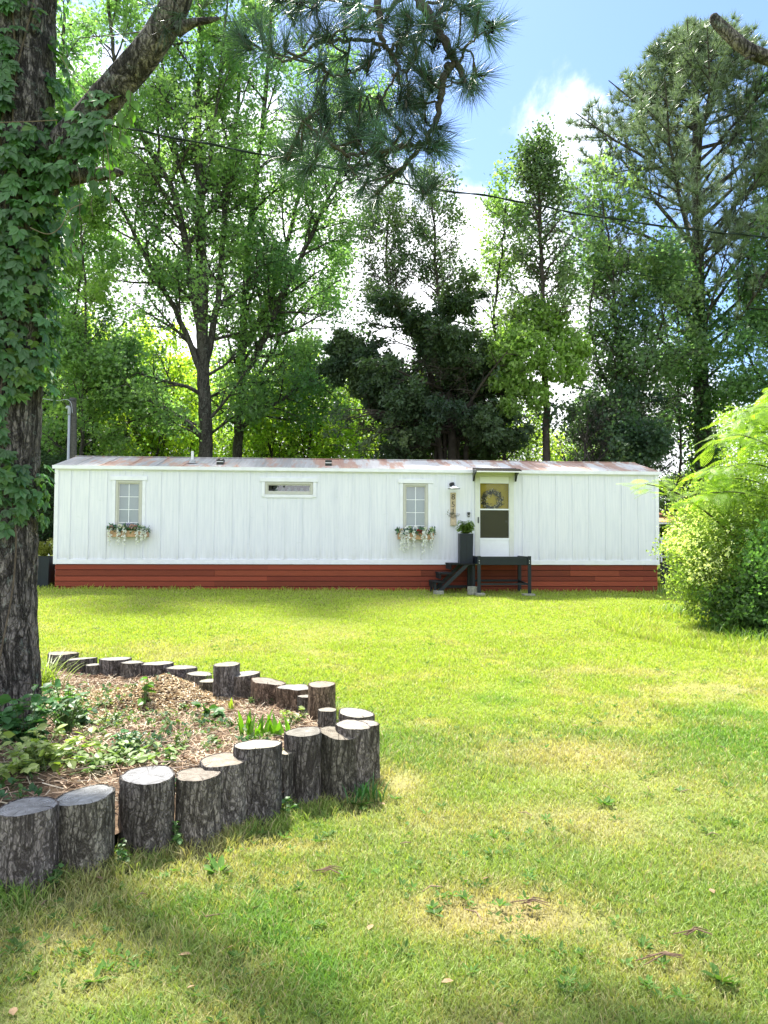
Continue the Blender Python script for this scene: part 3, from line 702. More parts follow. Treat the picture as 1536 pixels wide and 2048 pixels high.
# roof vents
def roofz(v): return lerp(Z1, ZR, v / (HD / 2)) + .032
def at_roof(px, py):
    # point where the ray meets the front roof slope
    o = Vector((0, 0, EYE)); d = ray(px, py); lo_, hi_ = 10.0, 25.0
    for _ in range(50):
        tt = (lo_ + hi_) / 2; q = o + d * tt - HP; v_ = q.dot(HV)
        if q.z < lerp(Z1, ZR, v_ / (HD / 2)) + .03: hi_ = tt
        else: lo_ = tt
    return q.dot(HU), v_
M_GALV = flat_mat('pale_flashing', (.72, .74, .74), .5, .4, 10, .08)
u, v_ = hl(387, 930, .7)[0], .55
mb = MB(); mb.lathe([(.16, 0), (.155, .012), (.075, .02), (.07, .07), (.05, .10), (.0, .10)], (u, v_, roofz(v_) - .01), 20, (.55, .55, .55)); mb.lathe([(.032, .08), (.032, .30), (.026, .30), (.026, .1)], (u, v_, roofz(v_) - .01), 16)
mb.box(u - .3, u + .3, v_ - .22, v_ - .2, roofz(v_ - .2) - .002, roofz(v_ - .2) + .006)
mb.build('vent_pipe', M_GALV, home)
for px in (441, 657):
    u = hl(px, 930, .45)[0]; v_ = .45; zr = roofz(v_)
    mb = MB(); sl = (ZR - Z1) / (HD / 2)
    mb.add([(u - .22, v_ - .16, zr - .16 * sl + .004), (u + .22, v_ - .16, zr - .16 * sl + .004), (u + .22, v_ + .16, zr + .16 * sl + .004), (u - .22, v_ + .16, zr + .16 * sl + .004)], [(0, 1, 2, 3)], (1, 1, 1))
    fl = mb.build('roof_vent', M_GALV, home)
    mb = MB(); mb.prism([(v_ - .10, zr - .03), (v_ + .14, zr + .02), (v_ + .14, zr + .11), (v_ + .02, zr + .135), (v_ - .11, zr + .11)], 'x', u - .08, u + .08); mb.build('vent_hood', M_BLACK, fl, bevel=.006)
    mb = MB(); mb.box(u - .078, u + .078, v_ - .125, v_ - .10, zr + .045, zr + .062); mb.build('louvre', M_GALV, fl)

# windows
m = NT('window_glass', .02, .5); m.b.inputs['Base Color'].default_value = (.8, .9, .9, 1)
gl = m.n('ShaderNodeBsdfGlossy'); gl.inputs['Roughness'].default_value = .015; gl.inputs[0].default_value = (.95, .98, 1, 1)
tr = m.n('ShaderNodeBsdfTransparent'); tr.inputs[0].default_value = (.72, .78, .76, 1); ms = m.n('ShaderNodeMixShader'); ms.inputs[0].default_value = .12
m.l(tr.outputs[0], ms.inputs[1]); m.l(gl.outputs[0], ms.inputs[2]); m.l(ms.outputs[0], m.out.inputs[0]); M_GLASS = m.m
M_CURT = flat_mat('pale_blind', (.30, .35, .375), .9, .1, 3, .08); M_ROOM = flat_mat('dim_room', (.05, .055, .055), .9, .1)
def window(h, kind, lab=None):
    a, b, c_, d_ = h; fw = .055
    mb = MB(); y0, y1 = -.012, .05   # casing frame
    mb.box(a + .003, a + fw, y0, y1, c_ + .003, d_ - .003); mb.box(b - fw, b - .003, y0, y1, c_ + .003, d_ - .003)
    mb.box(a + fw, b - fw, y0, y1, d_ - fw, d_ - .003); mb.box(a + fw, b - fw, y0, y1, c_ + .003, c_ + fw)
    q = fw + .025
    mb.box(a + fw, a + q, y0 + .02, y1, c_ + fw, d_ - fw); mb.box(b - q, b - fw, y0 + .02, y1, c_ + fw, d_ - fw)
    mb.box(a + q, b - q, y0 + .02, y1, d_ - q, d_ - fw); mb.box(a + q, b - q, y0 + .02, y1, c_ + fw, c_ + q)
    f = mb.build('window', M_GREIGE, home, bevel=.003)
    mb = MB(); T = .075
    mb.box(a - T, a - .003, -.021, -.001, c_ - .06 if kind == 'slit' else c_, d_ + .0); mb.box(b + .003, b + T, -.021, -.001, c_ - .06 if kind == 'slit' else c_, d_)
    mb.box(a - T - .04, b + T + .04, -.030, -.001, d_ + .004, d_ + .10)
    if kind == 'slit': mb.box(a - .002, b + .002, -.021, -.001, c_ - .075, c_ - .003)
    mb.build('casing', M_TRIM, f, bevel=.002)
    mb = MB(); mb.add([(a + q - .002, .014, c_ + q - .002), (b - q + .002, .014, c_ + q - .002), (b - q + .002, .014, d_ - q + .002), (a + q - .002, .014, d_ - q + .002)], [(0, 1, 2, 3)]); mb.build('pane', M_GLASS, f)
    if kind == 'tall':
        mb = MB(); um = (a + b) / 2; mb.box(um - .007, um + .007, .006, .010, c_ + q, d_ - q)
        for i in (1, 2, 3):
            zz = lerp(d_ - q, c_ + q, i / 3.4); mb.box(a + q, b - q, .0065, .0095, zz - .006, zz + .006)
        mb.build('muntins', M_VINYL, f)
        mb = MB(); mb.box(a + .01, b - .01, .075, .08, c_ + .01, d_ - .01); mb.build('blind', M_CURT, f)
    else:
        mb = MB(); mb.box(a + .01, b - .01, .3, .31, c_ - .2, d_ + .2); mb.build('room_back', M_ROOM, f)
        mb = MB(); rs = np.random.RandomState(2)
        for k_ in range(7):
            u_ = lerp(a + .1, b - .12, k_ / 6); mb.lathe([(.0, 0), (.045, .0), (.06, .09), (.03, .12), (.035, .16)], (u_, .2, c_ + q - .05 - .04 * rs.rand()), 12, (.4 + .8 * rs.rand(),) * 3)
        mb.build('shelf_jars', M_CURT, f)
window(WIN[0], 'tall'); window(WIN[1], 'slit'); window(WIN[2], 'tall')

# storm door
a, b, c_, d_ = DOOR
dr = MB(); y0, y1 = -.03, .012
gx0, gx1, gz1, gm = hl(959, 1000)[0], hl(1017, 1000)[0], hl(988, 967)[1], hl(988, 1019)[1]; gz0 = hl(988, 1076)[1]
dr.box(a + .045, gx0, y0, y1, c_ + .03, d_ - .09); dr.box(gx1, b - .045, y0, y1, c_ + .03, d_ - .09)
dr.box(gx0, gx1, y0, y1, gz1, d_ - .09); dr.box(gx0, gx1, y0, y1, gm - .016, gm + .016); dr.box(gx0, gx1, y0 + .004, y1, c_ + .03, gz0)
dr.box(gx0 - .003, gx1 + .003, y0 - .006, y0 - .0005, gz0 - .055, gz0 - .002)
dr.box(gx0 + .01, gx1 - .01, y0 - .004, y0 + .003, c_ + .06, gz0 - .075)
door = dr.build('storm_door', M_VINYL, home, bevel=.003)
mb = MB(); T = .075
mb.box(a - T, a + .04, -.026, -.001, c_ - .03, d_ - .05); mb.box(b - .04, b + T, -.026, -.001, c_ - .03, d_ - .05); mb.box(a - T - .02, b + T + .02, -.034, -.001, d_ - .05, d_ + .09)
mb.box(a + .04, b - .04, -.02, .01, d_ - .088, d_ - .05); mb.build('door_frame', flat_mat('cream_door_trim', (.66, .68, .64), .5, .3, 8, .05), home, bevel=.003)
mb = MB(); mb.box(gx0 - .004, gx1 + .004, -.006, .0, gm + .012, gz1 + .004); M_GLD = M_GLASS.copy(); M_GLD.name = 'door_glass'; [setattr(q_.inputs[0], 'default_value', (.97, .97, .93, 1)) for q_ in M_GLD.node_tree.nodes if q_.type == 'BSDF_TRANSPARENT']; [setattr(q_.inputs[0], 'default_value', .012) for q_ in M_GLD.node_tree.nodes if q_.type == 'MIX_SHADER']; mb.build('glass', M_GLD, door)
m = NT('insect_screen', .7, .2, (.075, .080, .050)); M_SCR = m.m
M_SCR = leaf_mat('insect_screen', (.16, .17, .12), (.3, .3, .2), .2)
m = NT('insect_screen_mesh', .6, .3, (.055, .058, .035)); tr = m.n('ShaderNodeBsdfTransparent'); ms = m.n('ShaderNodeMixShader'); ms.inputs[0].default_value = .62
m.l(tr.outputs[0], ms.inputs[1]); m.l(m.b.outputs[0], ms.inputs[2]); m.l(ms.outputs[0], m.out.inputs[0]); M_SCR = m.m
mb = MB(); mb.box(gx0 - .004, gx1 + .004, -.012, -.009, gz0 - .004, gm - .012); mb.build('screen', M_SCR, door)
mb = MB(); hu_, hz_ = hl(956, 1040); mb.box(hu_ - .010, hu_ + .012, -.055, -.03, hz_ - .055, hz_ + .05); mb.box(hu_ - .014, hu_ + .016, -.036, -.03, hz_ - .075, hz_ + .07); mb.build('handle', M_BLACK, door, bevel=.004)
M_YEL = flat_mat('ochre_inner_door', (.34, .27, .025), .5, .3, 5, .08)
mb = MB(); mb.box(a + .02, b - .02, .075, .098, c_ + .0, d_ - .03); mb.build('inner_door', M_YEL, home)
mb = MB(); ku, kz = hl(1013, 1043, .05); mb.lathe([(.0, 0), (.03, 0), (.03, .01), (.012, .015), (.012, .03), (.028, .04), (.028, .055), (.0, .06)], (0, 0, 0), 16)
kn = mb.build('door_knob', M_GALV, home); kn.location = (ku, .074, kz); kn.rotation_euler = (math.pi / 2, 0, 0)

# ---- wreath on the inner door
M_WR = leaf_mat('wreath_leaves', (1, 1, 1), (.5, .5, .3), .15)
wu, wz = hl(984, 1000, .05); wr = thing('wreath', 'dried leaf wreath hanging behind the upper glass of the door', 'wreath', hw(wu, .055, wz), HYAW)
rs = np.random.RandomState(6); mb = MB(); R0 = .20
P = [Vector((math.cos(q) * R0, 0, math.sin(q) * R0)) for q in np.linspace(0, 2 * math.pi, 40)]
for k_ in range(5): mb.tube([p * rs.uniform(.9, 1.08) + Vector((0, rs.uniform(-.008, .008), 0)) for p in P], [.007] * 40, 5, (.16, .11, .07))
mb.build('twig_ring', M_WR, wr)
mb = MB(); n = 420; q = rs.rand(n) * 6.28; rad_ = R0 + rs.normal(0, .03, n); pos = np.stack([np.cos(q) * rad_, -.012 + rs.normal(0, .005, n), np.sin(q) * rad_], -1)
ax = np.stack([-np.sin(q), np.zeros(n), np.cos(q)], -1) + rs.normal(0, .7, (n, 3)) * np.array([1, .15, 1])
cc_ = np.array([[.02, .025, .018], [.12, .11, .06], [.55, .50, .32], [.012, .02, .018]])[rs.choice(4, n, p=[.4, .3, .15, .15])]
mb.leaves(LEAF5, LEAF5F, pos, frames(ax, np.tile([0, -1., 0], (n, 1)) + rs.normal(0, .3, (n, 3))), np.stack([np.full(n, .03), rs.uniform(.04, .09, n), np.full(n, .02)], -1), cc_)
mb.build('leaves', M_WR, wr)

# ---- awning over the door
aw = thing('door_awning', 'small smoky awning on black brackets above the door', 'awning', HP, HYAW)
au0, au1 = hl(947, 950, -.05)[0], hl(1031, 950, -.05)[0]; az = Z1 - .02
m = NT('smoky_polycarbonate', .25, .4, (.035, .032, .03)); tr = m.n('ShaderNodeBsdfTransparent'); tr.inputs[0].default_value = (.75, .7, .5, 1); ms = m.n('ShaderNodeMixShader'); ms.inputs[0].default_value = .8
m.l(tr.outputs[0], ms.inputs[1]); m.l(m.b.outputs[0], ms.inputs[2]); m.l(ms.outputs[0], m.out.inputs[0])
prof = [(-.02, az + .08), (-.2, az + .075), (-.4, az + .05), (-.55, az - .0), (-.62, az - .04)]
mb = MB()
for (p0, p1) in zip(prof[:-1], prof[1:]):
    mb.add([(au0 - .02, p0[0], p0[1]), (au1 + .02, p0[0], p0[1]), (au1 + .02, p1[0], p1[1]), (au0 - .02, p1[0], p1[1])], [(0, 1, 2, 3)])
    mb.add([(au0 - .02, p0[0], p0[1] - .006), (au1 + .02, p0[0], p0[1] - .006), (au1 + .02, p1[0], p1[1] - .006), (au0 - .02, p1[0], p1[1] - .006)], [(3, 2, 1, 0)])
mb.build('canopy_panel', m.m, aw)
mb = MB(); mb.box(au0 - .03, au1 + .03, -.65, -.618, az - .058, az - .03); mb.build('front_rim', M_GALV, aw, bevel=.004)
mb = MB(); mb.box(au0 - .02, au1 + .02, -.05, -.035, az + .05, az + .10); mb.build('wall_rail', M_BLACK, aw)
for s, u in ((-1, au0), (1, au1)):
    mb = MB(); pr = [(-.036, az + .07), (-.2, az + .066), (-.4, az + .042), (-.55, az - .01), (-.6, az - .035), (-.52, az - .045), (-.33, az - .03), (-.16, az - .10), (-.075, az - .22), (-.036, az - .22)]
    mb.prism(pr, 'x', u - .018, u + .018); mb.build('bracket', M_BLACK, aw, bevel=.003)

# ---- flower boxes
M_CEDAR = flat_mat('raw_cedar_board', (.42, .27, .155), .7, .2, 16, .3)
M_FLW = leaf_mat('flowers_and_leaves', (1, 1, 1), (1, 1, .8), .3)
FB = [('cedar flower box under the left window with pink, cream and blue green artificial flowers', (216, 295, 1061, 1074), [(.05, .34, 8), (.27, .30, 6), (.42, .36, 9), (.58, .0, 0), (.74, .32, 9), (.86, .22, 7), (.95, .17, 5)], 3, WIN[0]),
      ('cedar flower box under the tall middle window overflowing with white trailing blossoms', (796, 868, 1066, 1079), [(.09, .40, 11), (.18, .45, 10), (.28, .38, 9), (.44, .36, 8), (.70, .48, 10), (.78, .30, 7), (.93, .40, 7)], 5, WIN[2])]
for fi, (lab, (x0, x1, yt, yb), trails, seed, wn_) in enumerate(FB):
    u0, zt_ = hl(x0, yt, -.17); u1, zb_ = hl(x1, yb, -.17); rs = np.random.RandomState(seed)
    fb = thing('flower_box', lab, 'flower box', hw((u0 + u1) / 2, -.1, zb_), HYAW, 'flower boxes under the windows'); W2 = (u1 - u0) / 2; H_ = zt_ - zb_
    mb = MB(); mb.box(-W2, W2, -.075, -.055, 0, H_); mb.box(-W2, W2, .055, .072, 0, H_); mb.box(-W2, -W2 + .018, -.055, .055, 0, H_); mb.box(W2 - .018, W2, -.055, .055, 0, H_); mb.box(-W2 + .018, W2 - .018, -.055, .055, 0, .015)
    mb.box(-W2 + .018, W2 - .018, -.055, .055, H_ - .03, H_ - .02, (.15, .1, .08)); mb.build('box', M_CEDAR, fb, bevel=.002)
    mb = MB(); n = 620; x = rs.uniform(-W2 - .02, W2 + .02, n); lump = .10 + .05 * np.sin(x * 21 + seed)
    z = H_ - .02 + rs.rand(n) ** .8 * lump; y = rs.normal(-.02, .045, n)
    pal = np.array([[.06, .16, .07], [.04, .13, .11], [.12, .24, .08], [.45, .50, .34]])[rs.choice(4, n, p=[.35, .3, .25, .1])]
    mb.leaves(LEAF5, LEAF5F, np.stack([x, y, z], -1), frames(rnd_dirs(rs, n, .3), rnd_dirs(rs, n, 0)), np.stack([rs.uniform(.04, .06, n), rs.uniform(.05, .09, n), np.full(n, .03)], -1), pal * (.7 + .6 * rs.rand(n))[:, None])
    mb.build('foliage', M_FLW, fb)
    cl = [(-.36, .10, (.70, .45, .45)), (-.18, .12, (.75, .78, .62)), (-.05, .11, (.72, .74, .55)), (.08, .12, (.62, .40, .32)), (.15, .10, (.55, .30, .25)), (.30, .10, (.75, .8, .75)), (.0, .15, (.45, .42, .62))] if fi == 0 else \
         [(-.34, .08, (.72, .60, .45)), (-.2, .13, (.85, .87, .88)), (-.02, .14, (.85, .85, .9)), (.05, .06, (.45, .05, .05)), (.1, .06, (.40, .05, .05)), (.2, .12, (.8, .84, .7)), (.36, .11, (.8, .82, .6))]
    for cx_, hz2, col in cl:
        mb = MB(); k_ = 34; d_s = rnd_dirs(rs, k_, .2); pos = np.array([cx_ * W2 / .42, -.06, H_ + hz2 - .03]) + d_s * .028
        mb.leaves(LEAF5, LEAF5F, pos, frames(d_s, rnd_dirs(rs, k_)), np.full(k_, .042), np.array(col) * (.8 + .4 * rs.rand(k_))[:, None])
        mb.build('flower_head', M_FLW, fb)
    for tt, L, cnt in trails:
        if not cnt: continue
        mb = MB(); x = lerp(-W2, W2, tt); n = int(cnt * 24 * (1.0 if fi else .8)); q = rs.rand(n); z = H_ + .05 - q * (L + .05); sway = .014 * np.sin(q * 17 + tt * 9)
        pos = np.stack([x + sway + rs.normal(0, .013 * (1.25 - q), n), -.095 + rs.normal(0, .012, n), z], -1)
        keep = rs.rand(n) < 1.15 - .75 * q; pos = pos[keep]; n = len(pos)
        mb.leaves(LEAF5, LEAF5F, pos, frames(rnd_dirs(rs, n, -.2), rnd_dirs(rs, n)), rs.uniform(.034, .052, n), np.array([.90, .92, .92]) * (.85 + .2 * rs.rand(n))[:, None])
        mb.tube([Vector((x, -.09, H_ + .04)), Vector((x + .01, -.095, H_ - L * .5)), Vector((x, -.095, H_ - L * .93))], [.002, .0015, .001], 4, (.3, .4, .25))
        mb.build('blossom_trail', M_FLW, fb)

# ---- wall lamp
lu, lz = hl(908, 976, -.2); wl = thing('wall_lamp', 'barn style wall lamp with white shade above the house number board', 'wall lamp', hw(lu, 0, lz), HYAW)
mb = MB(); mb.lathe([(.0, 0), (.055, 0), (.055, .02), (.03, .03), (.0, .03)], (0, 0, 0), 20); bp = mb.build('wall_plate', M_BLACK, wl); bp.location = (-.03, -.022, .09); bp.rotation_euler = (math.pi / 2, 0, 0)
mb = MB(); P, rr = smooth_path([(-.03, -.03, .09), (-.02, -.1, .13), (.0, -.18, .12), (.0, -.2, .06), (0, -.2, .045)], [.011] * 5, 5); mb.tube(P, rr, 8); mb.lathe([(.0, .05), (.028, .048), (.032, .03), (.034, .01), (.0, .01)], (0, -.2, .025), 16); mb.build('gooseneck_arm', M_BLACK, wl, smooth=True)
mb = MB(); mb.lathe([(.03, .05), (.04, .045), (.075, .02), (.13, -.003), (.145, -.012), (.142, -.016), (.12, -.004), (.07, .012), (.03, .035)], (0, -.2, 0), 32); mb.build('lamp_shade', M_VINYL, wl, smooth=True)
mb = MB(); mb.lathe([(.144, -.012), (.147, -.016), (.144, -.022), (.139, -.017), (.144, -.012)], (0, -.2, 0), 32); mb.build('shade_rim', M_BLACK, wl)

# ---- house number board with little planter pocket
bu0, bz1_ = hl(901, 985, -.04); bu1, bz0_ = hl(912, 1051, -.04); nb = thing('house_number_board', 'vertical tan wooden board with numerals and a little plant pocket below the wall lamp', 'number board', hw((bu0 + bu1) / 2, -.03, bz0_), HYAW)
W2 = (bu1 - bu0) / 2; H_ = bz1_ - bz0_
M_TAN = flat_mat('tan_pine_board', (.50, .41, .29), .7, .2, 18, .15)
mb = MB(); mb.box(-W2, W2, .0, .018, 0, H_); mb.build('board', M_TAN, nb, bevel=.002)
mb = MB(); mb.box(-W2, W2, -.07, -.002, 0, .165); mb.build('plant_pocket', M_TAN, nb, bevel=.003)
for ch, zc in (('8', .585), ('5', .43), ('1', .29)):
    cu = bpy.data.curves.new('numeral', 'FONT'); cu.body = ch; cu.size = .185; cu.extrude = .004; cu.offset = -.002; cu.align_x = 'CENTER'; cu.align_y = 'CENTER'
    tmp = bpy.data.objects.new('tmp', cu); COL.objects.link(tmp); dg = bpy.context.evaluated_depsgraph_get(); me = bpy.data.meshes.new_from_object(tmp.evaluated_get(dg)); bpy.data.objects.remove(tmp)
    o = link_mesh('numeral', me, flat_mat('dark_bronze', (.05, .03, .02), .4, .5) if ch == '8' else bpy.data.materials['dark_bronze'], nb); o.rotation_euler = (math.pi / 2, 0, 0); o.location = (0, -.0065, zc * H_ / .68)
rs = np.random.RandomState(12); mb = MB(); n = 70; q = rs.uniform(-1, 1, n); L = rs.uniform(.03, .17, n); pos = np.stack([q * .035 + q * L * .9 + np.where(q < 0, -.02, 0), np.full(n, -.04) + rs.normal(0, .015, n), .17 + L * (1.2 - abs(q) * .5) * np.where(q < 0, 1.1, .6)], -1)
pal = np.array([[.12, .16, .12], [.18, .14, .08], [.42, .36, .26], [.25, .30, .26]])[rs.choice(4, n)]
mb.leaves(LEAF5, LEAF5F, pos, frames(rnd_dirs(rs, n, .8), rnd_dirs(rs, n)), np.stack([np.full(n, .025), rs.uniform(.03, .06, n), np.full(n, .02)], -1), pal)
for k_ in range(9): mb.tube([Vector((0, -.04, .15)), Vector((rs.uniform(-.13, .05), -.04, .17 + rs.uniform(.05, .16)))], [.002, .001], 4, (.2, .17, .1))
mb.build('dried_sprigs', M_FLW, nb)
# ---- doorbell
du, dz = hl(937.5, 1029, -.02); db = thing('doorbell', 'small black doorbell camera left of the door', 'doorbell', hw(du, -.002, dz), HYAW)
mb = MB(); mb.prism([(-.035, .055), (-.033, .02), (-.026, .0), (-.024, -.06), (.024, -.06), (.026, 0), (.033, .02), (.035, .055)], 'y', -.03, 0); mb.build('housing', M_BLACK, db, bevel=.005)
mb = MB(); mb.lathe([(0, 0), (.012, 0), (.012, .004), (0, .004)], (0, 0, 0), 14); o = mb.build('button', M_GALV, db); o.location = (0, -.031, -.03); o.rotation_euler = (math.pi / 2, 0, 0)

# ---- porch: steps and deck
VF = -1.0
du0, dzt = hl(956, 1113, VF); du1, _ = hl(1060, 1113, VF); _, dzb = hl(1000, 1130, VF); gz = lambda u, v: g(*(hw(u, v, 0).xy))
pd = thing('entry_deck', 'small dark slate painted deck on posts in front of the door', 'deck', HP, HYAW)
DT = dzt - .04
mb = MB(); k_ = 7; 
for i in range(k_):
    v0 = VF + .045 + i * (-.05 - VF - .045) / k_; mb.box(du0 + .045, du1 - .045, v0, v0 + (-.05 - VF - .045) / k_ - .008, DT - .03, DT)
mb.build('deck_boards', M_DARK, pd)
mb = MB(); mb.box(du0 + .003, du1 - .003, VF, VF + .04, dzb, dzt - .03); mb.box(du0 + .045, du1 - .045, VF + .003, VF + .03, dzt - .028, dzt); mb.build('front_fascia', M_DARK, pd, bevel=.003)
for u in (du0, du1 - .042): mb = MB(); mb.box(u, u + .042, VF + .042, -.03, dzb + .01, dzt - .0); mb.build('side_fascia', M_DARK, pd, bevel=.003)
for u in (du0 - .018, du1 - .055):
    for v0 in (VF - .032, -.16):
        mb = MB(); mb.box(u, u + .075, v0, v0 + .075 if v0 > -.5 else v0 + .03, gz(u, v0) - .02, dzt + (.012 if v0 < -.5 else -.05)); mb.build('leg', M_DARK, pd, bevel=.003)
_, rz = hl(1000, 1172, VF)
mb = MB(); mb.box(du0 + .06, du1 - .06, VF + .0, VF + .035, rz + .02, rz + .06); mb.build('rail', M_DARK, pd); mb = MB(); mb.box(du0 + .06, du1 - .06, -.14, -.11, rz + .05, rz + .10); mb.build('rail', M_DARK, pd)
mb = MB(); mb.prism([(-.13, rz + .09), (VF + .04, rz + .05), (VF + .04, rz + .01), (-.13, rz + .05)], 'x', du1 - .05, du1 - .02); mb.build('rail', M_DARK, pd)
for u in (du0 + .02, du1 - .02):
    for dz_ in (.035, .085):
        mb = MB(); mb.lathe([(0, 0), (.009, 0), (.009, .004), (0, .006)], (0, 0, 0), 10); o = mb.build('bolt', M_GALV, pd); o.location = (u, VF - .033, dzb + dz_ - .01 + .02); o.rotation_euler = (math.pi / 2, 0, 0)
stp = thing('porch_steps', 'dark weathered wooden steps climbing right to the entry deck', 'steps', HP, HYAW)
VS0, VS1 = -.85, -.08
tr_px = [(866, 884, 1163), (880, 899, 1146), (901, 955, 1127)]
M_WORN = flat_mat('worn_dark_tread', (.012, .013, .014), .8, .2, 14, .5)
tz = []
for (x0, x1, y) in tr_px:
    ua, z = hl(x0, y, VS0); ub, _ = hl(x1 + 6, y, VS0); tz.append((ua, ub, z))
for i, (ua, ub, z) in enumerate(tz):
    if i == 2: ub = du0 - .022
    mb = MB(); mb.box(ua, ub, VS0, VS1, z - .035, z); mb.box(ua + .01, ua + .03, VS0 + .02, VS1, z - .14, z - .037); mb.build('tread', M_WORN, stp, bevel=.003)
(x0, z0), (x1, z1) = hl(933, 1131, VS0 + .03), hl(878, 1182, VS0 + .03); z0 = tz[2][2] - .037
for v0 in (VS0 + .02, VS1 - .06):
    mb = MB(); mb.prism([(x0 - .06, z0), (x0 + .06, z0), (x1 + .08, z1), (x1 - .04, z1)], 'y', v0, v0 + .035); mb.build('stringer', M_DARK, stp)
for v0 in (VS0 + .06, VS1 - .1):
    mb = MB(); mb.box(du0 - .085, du0 - .025, v0, v0 + .05, gz(du0, v0) - .02, z0); mb.build('post', M_DARK, stp)
    mb = MB(); mb.box(tz[0][0] + .03, tz[0][0] + .08, v0, v0 + .05, gz(tz[0][0], v0) - .01, tz[0][2] - .036); mb.build('post', M_DARK, stp)
mb = MB(); mb.box(tz[0][0] + .1, du0 - .09, VS1 - .03, VS1 - .01, gz(du0, -.1) + .08, gz(du0, -.1) + .14); mb.build('brace', M_DARK, stp)
# concrete blocks and pavers
M_CONC = flat_mat('mossy_concrete', (.27, .27, .22), .9, .1, 25, .3, bump=.5)
def block(px, py, w, h, d, v, rot, lab, cores=False):
    u, z = hl(px, py, v); p = hw(u, v, 0); zg = g(p.x, p.y)
    o = thing('concrete_block', lab, 'concrete block', (p.x, p.y, zg - .005), HYAW + rot, 'concrete blocks under the porch')
    mb = MB()
    if cores:
        t_ = .03; mb.box(-w / 2, w / 2, -d / 2, -d / 2 + t_, 0, h); mb.box(-w / 2, w / 2, d / 2 - t_, d / 2, 0, h)
        for x in (-w / 2, -t_ / 2, w / 2 - t_): mb.box(x, x + t_, -d / 2 + t_, d / 2 - t_, .003, h - .003)
    else: mb.box(-w / 2, w / 2, -d / 2, d / 2, 0, h)
    mb.build('block', M_CONC, o, bevel=.008); return o
block(877, 1181, .2, .085, .2, -.86, .1, 'flat concrete paver under the bottom step')
b2 = block(946, 1180, .19, .19, .17, -.93, .5, 'grey concrete block leaning by the left deck leg', True)
block(960, 1186, .2, .06, .2, -1.08, 0, 'thin paver under the front left deck leg'); block(1057, 1186, .26, .05, .2, -1.08, .05, 'flat paver under the right deck leg')

# ---- tall planters
def planter(loc, rz, w, h, lab, seed, pal, fh):
    t = thing('tall_planter', lab, 'planter', loc, rz, 'tall dark planters'); mb = MB(); e = w / 2
    mb.prism([(-e * .92, 0), (-e, h), (e, h), (e * .92, 0)], 'y', -e, -e + .02)
    mb.box(-e * .96, e * .96, e - .02, e, 0, h); mb.box(-e * .97, -e * .97 + .02, -e + .02, e - .02, 0, h); mb.box(e * .97 - .02, e * .97, -e + .02, e - .02, 0, h)
    mb.box(-.004, .004, -e - .003, -e, .02, h - .02, (.3, .3, .3)); mb.build('box', M_DARK, t, bevel=.004)
    mb = MB(); mb.box(-e + .02, e - .02, -e + .02, e - .02, h - .08, h - .05); mb.build('soil', M_ROOM, t)
    rs = np.random.RandomState(seed); mb = MB()
    for k in range(95):   # arching fronds
        a = rs.rand() * 6.28; L = rs.uniform(.15, .31) * fh; dx, dy = math.cos(a), math.sin(a); pts = []; lift = rs.uniform(1.2, 3.2)
        for s in np.linspace(0, 1, 7): pts.append((dx * L * s * .8, dy * L * s * .7, h - .05 + L * (1.25 * s - 1.0 * s * s) * lift))
        P = np.array(pts); col = np.array(pal) * rs.uniform(.6, 1.4)
        for j in range(6):
            ax = P[j + 1] - P[j]; sd_ = np.cross(ax, [0, 0, 1.]); sd_ /= np.linalg.norm(sd_) + 1e-9
            pos = np.stack([P[j], P[j], (P[j] + P[j + 1]) / 2, (P[j] + P[j + 1]) / 2]); axs = np.stack([sd_, -sd_, sd_, -sd_]) + ax / np.linalg.norm(ax) * .6
            mb.leaves(LEAF5, LEAF5F, pos, frames(axs, np.tile([0, 0, 1.], (4, 1))), np.tile([.055, .085 * (1 - j / 9), .05], (4, 1)) * fh, col)
    mb.build('fern', M_FLW, t); return t
pu, pz = hl(931, 1124, -.45); _, ptz = hl(931, 1067, -.45)
p = hw(pu, -.45, tz[2][2]); planter(p, HYAW, .31, ptz - tz[2][2], 'tall slate planter with a green fern on the top step left of the door', 21, (.17, .28, .05), 1.0)
p = at(86, 1170, 17.2); p.z = g(p.x, p.y) - .01; planter(p, HYAW, .40, at(86, 1112, 17.2).z - p.z, 'tall slate planter with yellow green foliage at the left end of the home', 22, (.36, .40, .09), 1.25)
